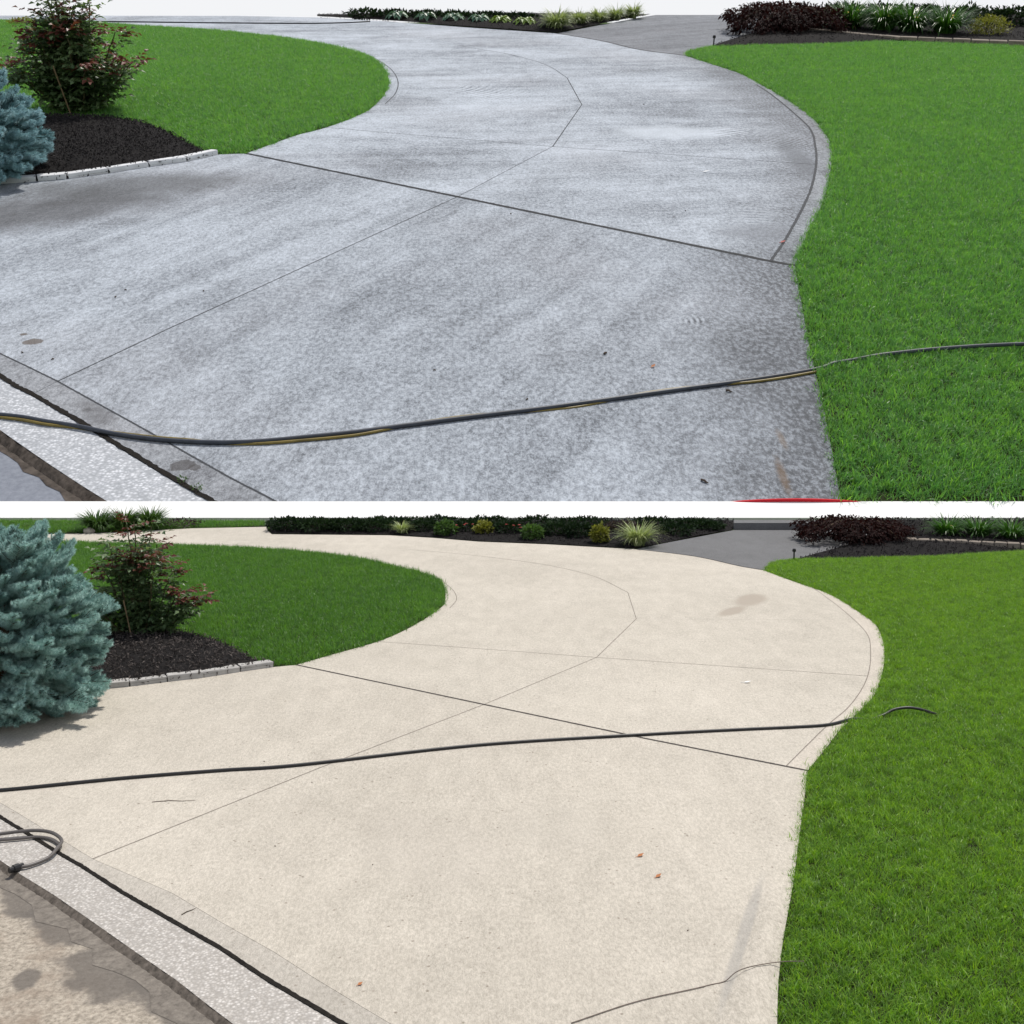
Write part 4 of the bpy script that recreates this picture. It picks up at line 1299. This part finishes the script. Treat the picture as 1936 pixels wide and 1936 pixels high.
# lawns on the bank
poly = outline(h_near.seg(-2, 0), h_edge.seg(), [(9.747,50.303), (11.088,52.268), (15.244,52.948), (19.449,53.642), (21.774,54.588), (25.581,53.642), (28.662,52.834), (32.560,51.601), (43.762,48.044), (12.520,0.552), (5.099,0.552)])
lawn("grass", poly, BANK, tb, 2300 / BIG**2, "big green lawn along the outer bend of the grey driveway", 1.0, .05, .25, -.02, 13)
poly = outline(h_isle.seg(), [(-50.503,66.256), (-29.715,31.376), (-17.512,31.376), (-15.808,30.934), (-14.605,30.179), (-13.312,28.636), (-11.972,26.633), (-10.761,24.878), (-10.274,24.710)])
lawn("grass", poly, BANK, tb, 1800 / BIG**2, "lawn island inside the bend of the grey driveway", 1.0, .06, .25, -.02, 14)

def bank_mulch(poly, label, dens, seed, step=.6):
    mulch(poly, BANK, cb, dens / BIG**2, label, step, .2, 1.4, seed, .05)
bank_mulch(outline([(-10.284,24.752), (-10.761,24.878), (-11.972,26.633), (-13.312,28.636), (-14.605,30.179), (-15.808,30.934), (-17.512,31.376), (-29.715,31.376), (-22.628,19.486)], h_stone.seg(7, 1)), "black bark mulch behind the white edging blocks", 1500, 15)
bank_mulch(outline([(2.801,59.170), (-0.854,61.112), (-3.375,62.559), (-8.772,65.935), (-13.703,68.234), (-13.919,69.605), (9.910,69.605)]), "black mulch of the planted bed across the grey driveway", 300, 16, 1.5)
bank_mulch(outline([(11.716,52.948), (12.016,53.642), (16.187,60.547), (18.536,69.259), (50.183,69.259), (39.220,50.091), (32.458,51.381), (28.617,52.720), (25.539,53.525), (21.739,54.468), (19.417,53.525), (15.219,52.834)]), "black mulch bed under the large red maple by the green lawn", 300, 17, 1.5)

wk2 = thing("walkway", BANK, (0, 0, 0), None, None)
wk2["kind"] = 'structure'
panel(wk2, outline(h_walk.seg(), [(9.160,68.234), (10.288,69.605), (18.988,69.605), (16.187,60.547), (12.016,53.642), (11.088,52.268), (9.717,50.091)]), M['walk_bank'], .02, .3, -.004)

edging(BANK, h_stone.k[1:], .30, .16, M['stone_pale'], "row of white edging blocks between black mulch and grey driveway", .06, sink=.1)
wl = Curve([(17.872,59.170), (20.432,56.809), (22.967,54.588), (25.766,53.642), (28.617,52.720), (32.357,51.163), (38.509,48.848)], False)
wl2 = []
for a, c in zip(wl.k, wl.k[1:]):
    wl2 += [a.lerp(c, j / 3) for j in range(3)]
edging(BANK, wl2 + [wl.k[-1]], .5, .30, M['wall_stone'], "low brown stone wall holding the daylily bed by the green lawn", .05, "stone_wall", "stone", .1, "wall")

spruce(BANK, (-17.677,21.104), 2.924, 3.263, M['spruce_bank'], "blue spruce partly out of view by the white edging blocks", 4, 420)
rose(BANK, (-17.869,32.517), 2.234, 4.708, "large red-tipped rose bush on the black mulch beside the island lawn", 6, 32, 0.296)
maple(BANK, (17.124,59.715), 4.096, 1.545, "large weeping dark red maple above the green lawn", 8, 5200, 0.235)
path_light(BANK, (11.723,53.178), 0.554, "short black path light at the tip of the green lawn")
hs = (("750,42", 'hosta'), ("800,43", 'hosta'), ("860,45", 'hosta'), ("910,46", 'hosta'), ("947,48", 'hosta_lime'), ("990,50", 'hosta_lime'))
hs_p = [(-7.830,65.935), (-5.828,65.300), (-3.928,64.675), (-2.197,64.059), (-0.736,63.152), (0.832,62.265)]
hs_l = ("blue-green hosta at the narrow end of the planted bed", "second blue-green hosta from the narrow end of the planted bed", "third blue-green hosta from the narrow end of the planted bed",
        "blue-green hosta beside the two lime hostas", "lime green hosta beside the blue-green hostas", "lime green hosta beside the pale spiky clump")
for i, p in enumerate(hs_p):
    hosta(BANK, p, 0.851, 0.532, M[hs[i][1]], hs_l[i], 20 + i, group="hostas in the bed across the grey driveway")
fountain(BANK, (2.861,60.828), 1.158, 0.954, M['liriope'], "pale spiky clump at the corner of the grey driveway", "plant", 420, 0.102, 31, "variegated_clump", "pale clumps edging the dark walkway")
pl = ("second pale spiky clump along the dark walkway", "third pale spiky clump along the dark walkway", "fourth pale spiky clump along the dark walkway", "last pale spiky clump along the dark walkway")
for i, p in enumerate([(4.417,63.152), (5.785,64.675), (7.118,66.095), (8.408,67.399)]):
    fountain(BANK, p, 0.922, 0.638, M['liriope'], pl[i], "plant", 320, 0.092, 33 + i, "variegated_clump", "pale clumps edging the dark walkway")
dl = ("daylily clump next to the large red maple", "tall daylily clump with yellow flowers at mid bed", "broad daylily clump before the golden shrub", "daylily clump at the foot of the golden shrub")
for i, p in enumerate([(21.422,59.715), (23.179,58.633), (24.645,57.841), (26.503,57.065)]):
    fountain(BANK, p, 1.644, 1.644, M['lily'], dl[i], "daylily", 420, 0.118, 41 + i, "daylily", "daylilies behind the brown stone wall", (M['yellow_petal'], 2 + i % 2, 0.197, 1.184))
shrub(BANK, (28.934,56.556), (1.160, 0.902), 1.224, M['gold_leaf'], "rounded golden-green shrub at the end of the daylily bed", "shrub", 1500, 0.145, 44)
shrub(BANK, (-32.389,63.152), (0.911, 0.701), 0.456, M['gold_leaf'], "bright yellow-green shrub behind the island lawn", "shrub", 700, 0.123, 45)

bl_ = ("dark shrub behind the narrow end of the hosta row", "second dark shrub behind the hosta row", "third dark shrub behind the hosta row", "fourth dark shrub behind the hosta row", "dark shrub behind the two lime hostas", "dark shrub behind the first pale spiky clump")
for i, p in enumerate([(-10.252,67.399), (-8.082,67.069), (-5.917,66.580), (-3.777,66.095), (-1.661,65.617), (0.431,65.143)]):
    shrub(BANK, p, (1.310, 0.728), 0.509, M['dark_leaf'], bl_[i], "shrub", 700, 0.218, 120 + i, group="dark shrubs behind the hosta row")
bl_ = ("dark shrub between the large maple and the daylilies", "dark shrub behind the yellow-flowered daylilies", "dark shrub behind the broad daylily clump", "dark shrub behind the golden shrub", "dark shrub beyond the golden shrub")
for i, p in enumerate([(21.964,63.755), (24.537,63.152), (27.073,62.559), (29.572,61.974), (32.310,61.397)]):
    shrub(BANK, p, (1.740, 1.044), 1.183, M['dark_leaf'], bl_[i], "shrub", 1200, 0.278, 130 + i, group="dark shrubs behind the daylilies")

# hoses on the bank
hpts = [(-12.027,3.964), (-9.759,3.630), (-8.807,3.456), (-8.180,3.242), (-7.541,3.043), (-6.851,2.766), (-6.127,2.565), (-5.450,2.466), (-4.787,2.437), (-4.154,2.506), (-3.519,2.645), (-2.885,2.786), (-2.461,2.908), (-1.562,3.179), (-0.640,3.456), (0.305,3.718), (1.275,4.009), (2.272,4.331), (3.299,4.663), (4.699,5.104), (5.939,5.575), (6.314,5.744), (6.722,5.903), (7.188,6.065), (7.692,6.160), (8.621,6.338), (10.042,6.505), (12.213,6.646)]
Hr = 0.041
zz = [Hr] * 21 + [.09, .09, .11, .14, .16, .18, .18]
hose("pressure_hose", BANK, hpts, Hr, M['hose_blue'], "thick black hose curving across the grey driveway onto the lawn", zz)
off_ = [0, -.03, -.05, -.05, .0, .05, .07, .06, 0.0, -.045, -.06, -.065, -.05, .05, .06, .0, -.04, .05, .055, -.05, -.055, 0]
yp = [(x, y + o_ * 1.5) for (x, y), o_ in zip(hpts[:22], off_)]
hose("garden_hose", BANK, yp, Hr * .62, M['hose_yellow'], "thinner olive yellow hose wound alongside the thick black hose", [Hr * .62 + (.0 if abs(o_) > .04 else -.02) for o_ in off_])
hose("garden_hose", BANK, [(-41.706,64.675), (-29.373,65.143), (-22.026,64.520), (-15.878,64.059), (-13.043,64.059), (-10.977,64.520), (-9.623,65.143)], 0.036, M['hose'], "long dark hose lying on the far end of the grey driveway")

# top of a red tub that stands sunk behind the white kerb: a plump rim over a thin wall
cw, ch = 1.180, 0.073
arc = [(cw * t / 20.0, 0, ch * (1 - (t / 20.0) ** 2) - .03) for t in range(-20, 21)]
tub = thing("red_tub", BANK, (*(4.382,0.488), 0), "curved red plastic tub rim at the foot of the grey driveway", "tub")
b = MB()
b.tube(arc, .028, 8)
obj("rim", b.mesh("rim", M['red_plastic'], True), tub)
b = MB()
b.add([(x, y + o_, z) for x, y, z in arc for o_ in (-.012, .012)] + [(x, y + o_, -.25) for x, y, z in arc for o_ in (-.012, .012)],
      [(2 * i_, 2 * i_ + 2, 82 + 2 * i_ + 2, 82 + 2 * i_)[::-1] for i_ in range(40)] + [(2 * i_ + 1, 2 * i_ + 3, 82 + 2 * i_ + 3, 82 + 2 * i_ + 1) for i_ in range(40)])
obj("wall", b.mesh("wall", M['red_plastic']), tub)

wd = ("green weed sprout in the kerb joint, the farther of two", "green weed sprout in the kerb joint, the nearer of two")
for i, p in enumerate([(-5.248,1.139), (-4.951,0.900)]):
    shrub(BANK, p, (0.076, 0.059), 0.076, M['mid_leaf'], wd[i], "weed", 40, 0.042, 150 + i, "weed")

# litter on the bank driveway
litter("red_leaf", BANK, (7.163,14.102), 0.182, 0.112, M['red_leaf'], "red leaf on the border joint of the grey driveway", "leaf", .5, .02)
litter("dead_leaf", BANK, (2.780,5.771), 0.146, 0.073, M['dead_leaf'], "brown leaf lying above the thick hose on the grey driveway", "leaf", .9, .02)
stick("dry_twig", BANK, (1.895,6.449), 0.118, .02, M['twig'], "short dark twig beside the brown leaf on the grey driveway", "twig", .9)
stick("dry_twig", BANK, (3.064,1.121), 0.151, .018, M['twig'], "dark twig near the red tray on the grey driveway", "twig", -.9)
stick("dry_twig", BANK, (4.062,4.591), 0.119, .02, M['twig'], "dark twig just below the thick hose on the grey driveway", "twig", -.6)
litter("paper_scrap", BANK, (6.374,21.966), 0.261, 0.122, M['white_bit'], "white scrap on the outer bend of the grey driveway", "scrap", .1, .02)
for i, p in enumerate([(-9.025,10.314), (-9.107,9.838), (-9.934,6.505), (-9.189,6.146), (-7.189,10.239), (-1.509,5.587), (5.030,17.235), (5.633,34.205), (0.273,4.238), (-0.030,16.895)]):
    stick("dry_twig", BANK, p, 0.058, .014, M['twig'], "tiny dark crumb of bark on the grey driveway", "bark crumb", i * 1.3)["group"] = "bark crumbs on the grey driveway"
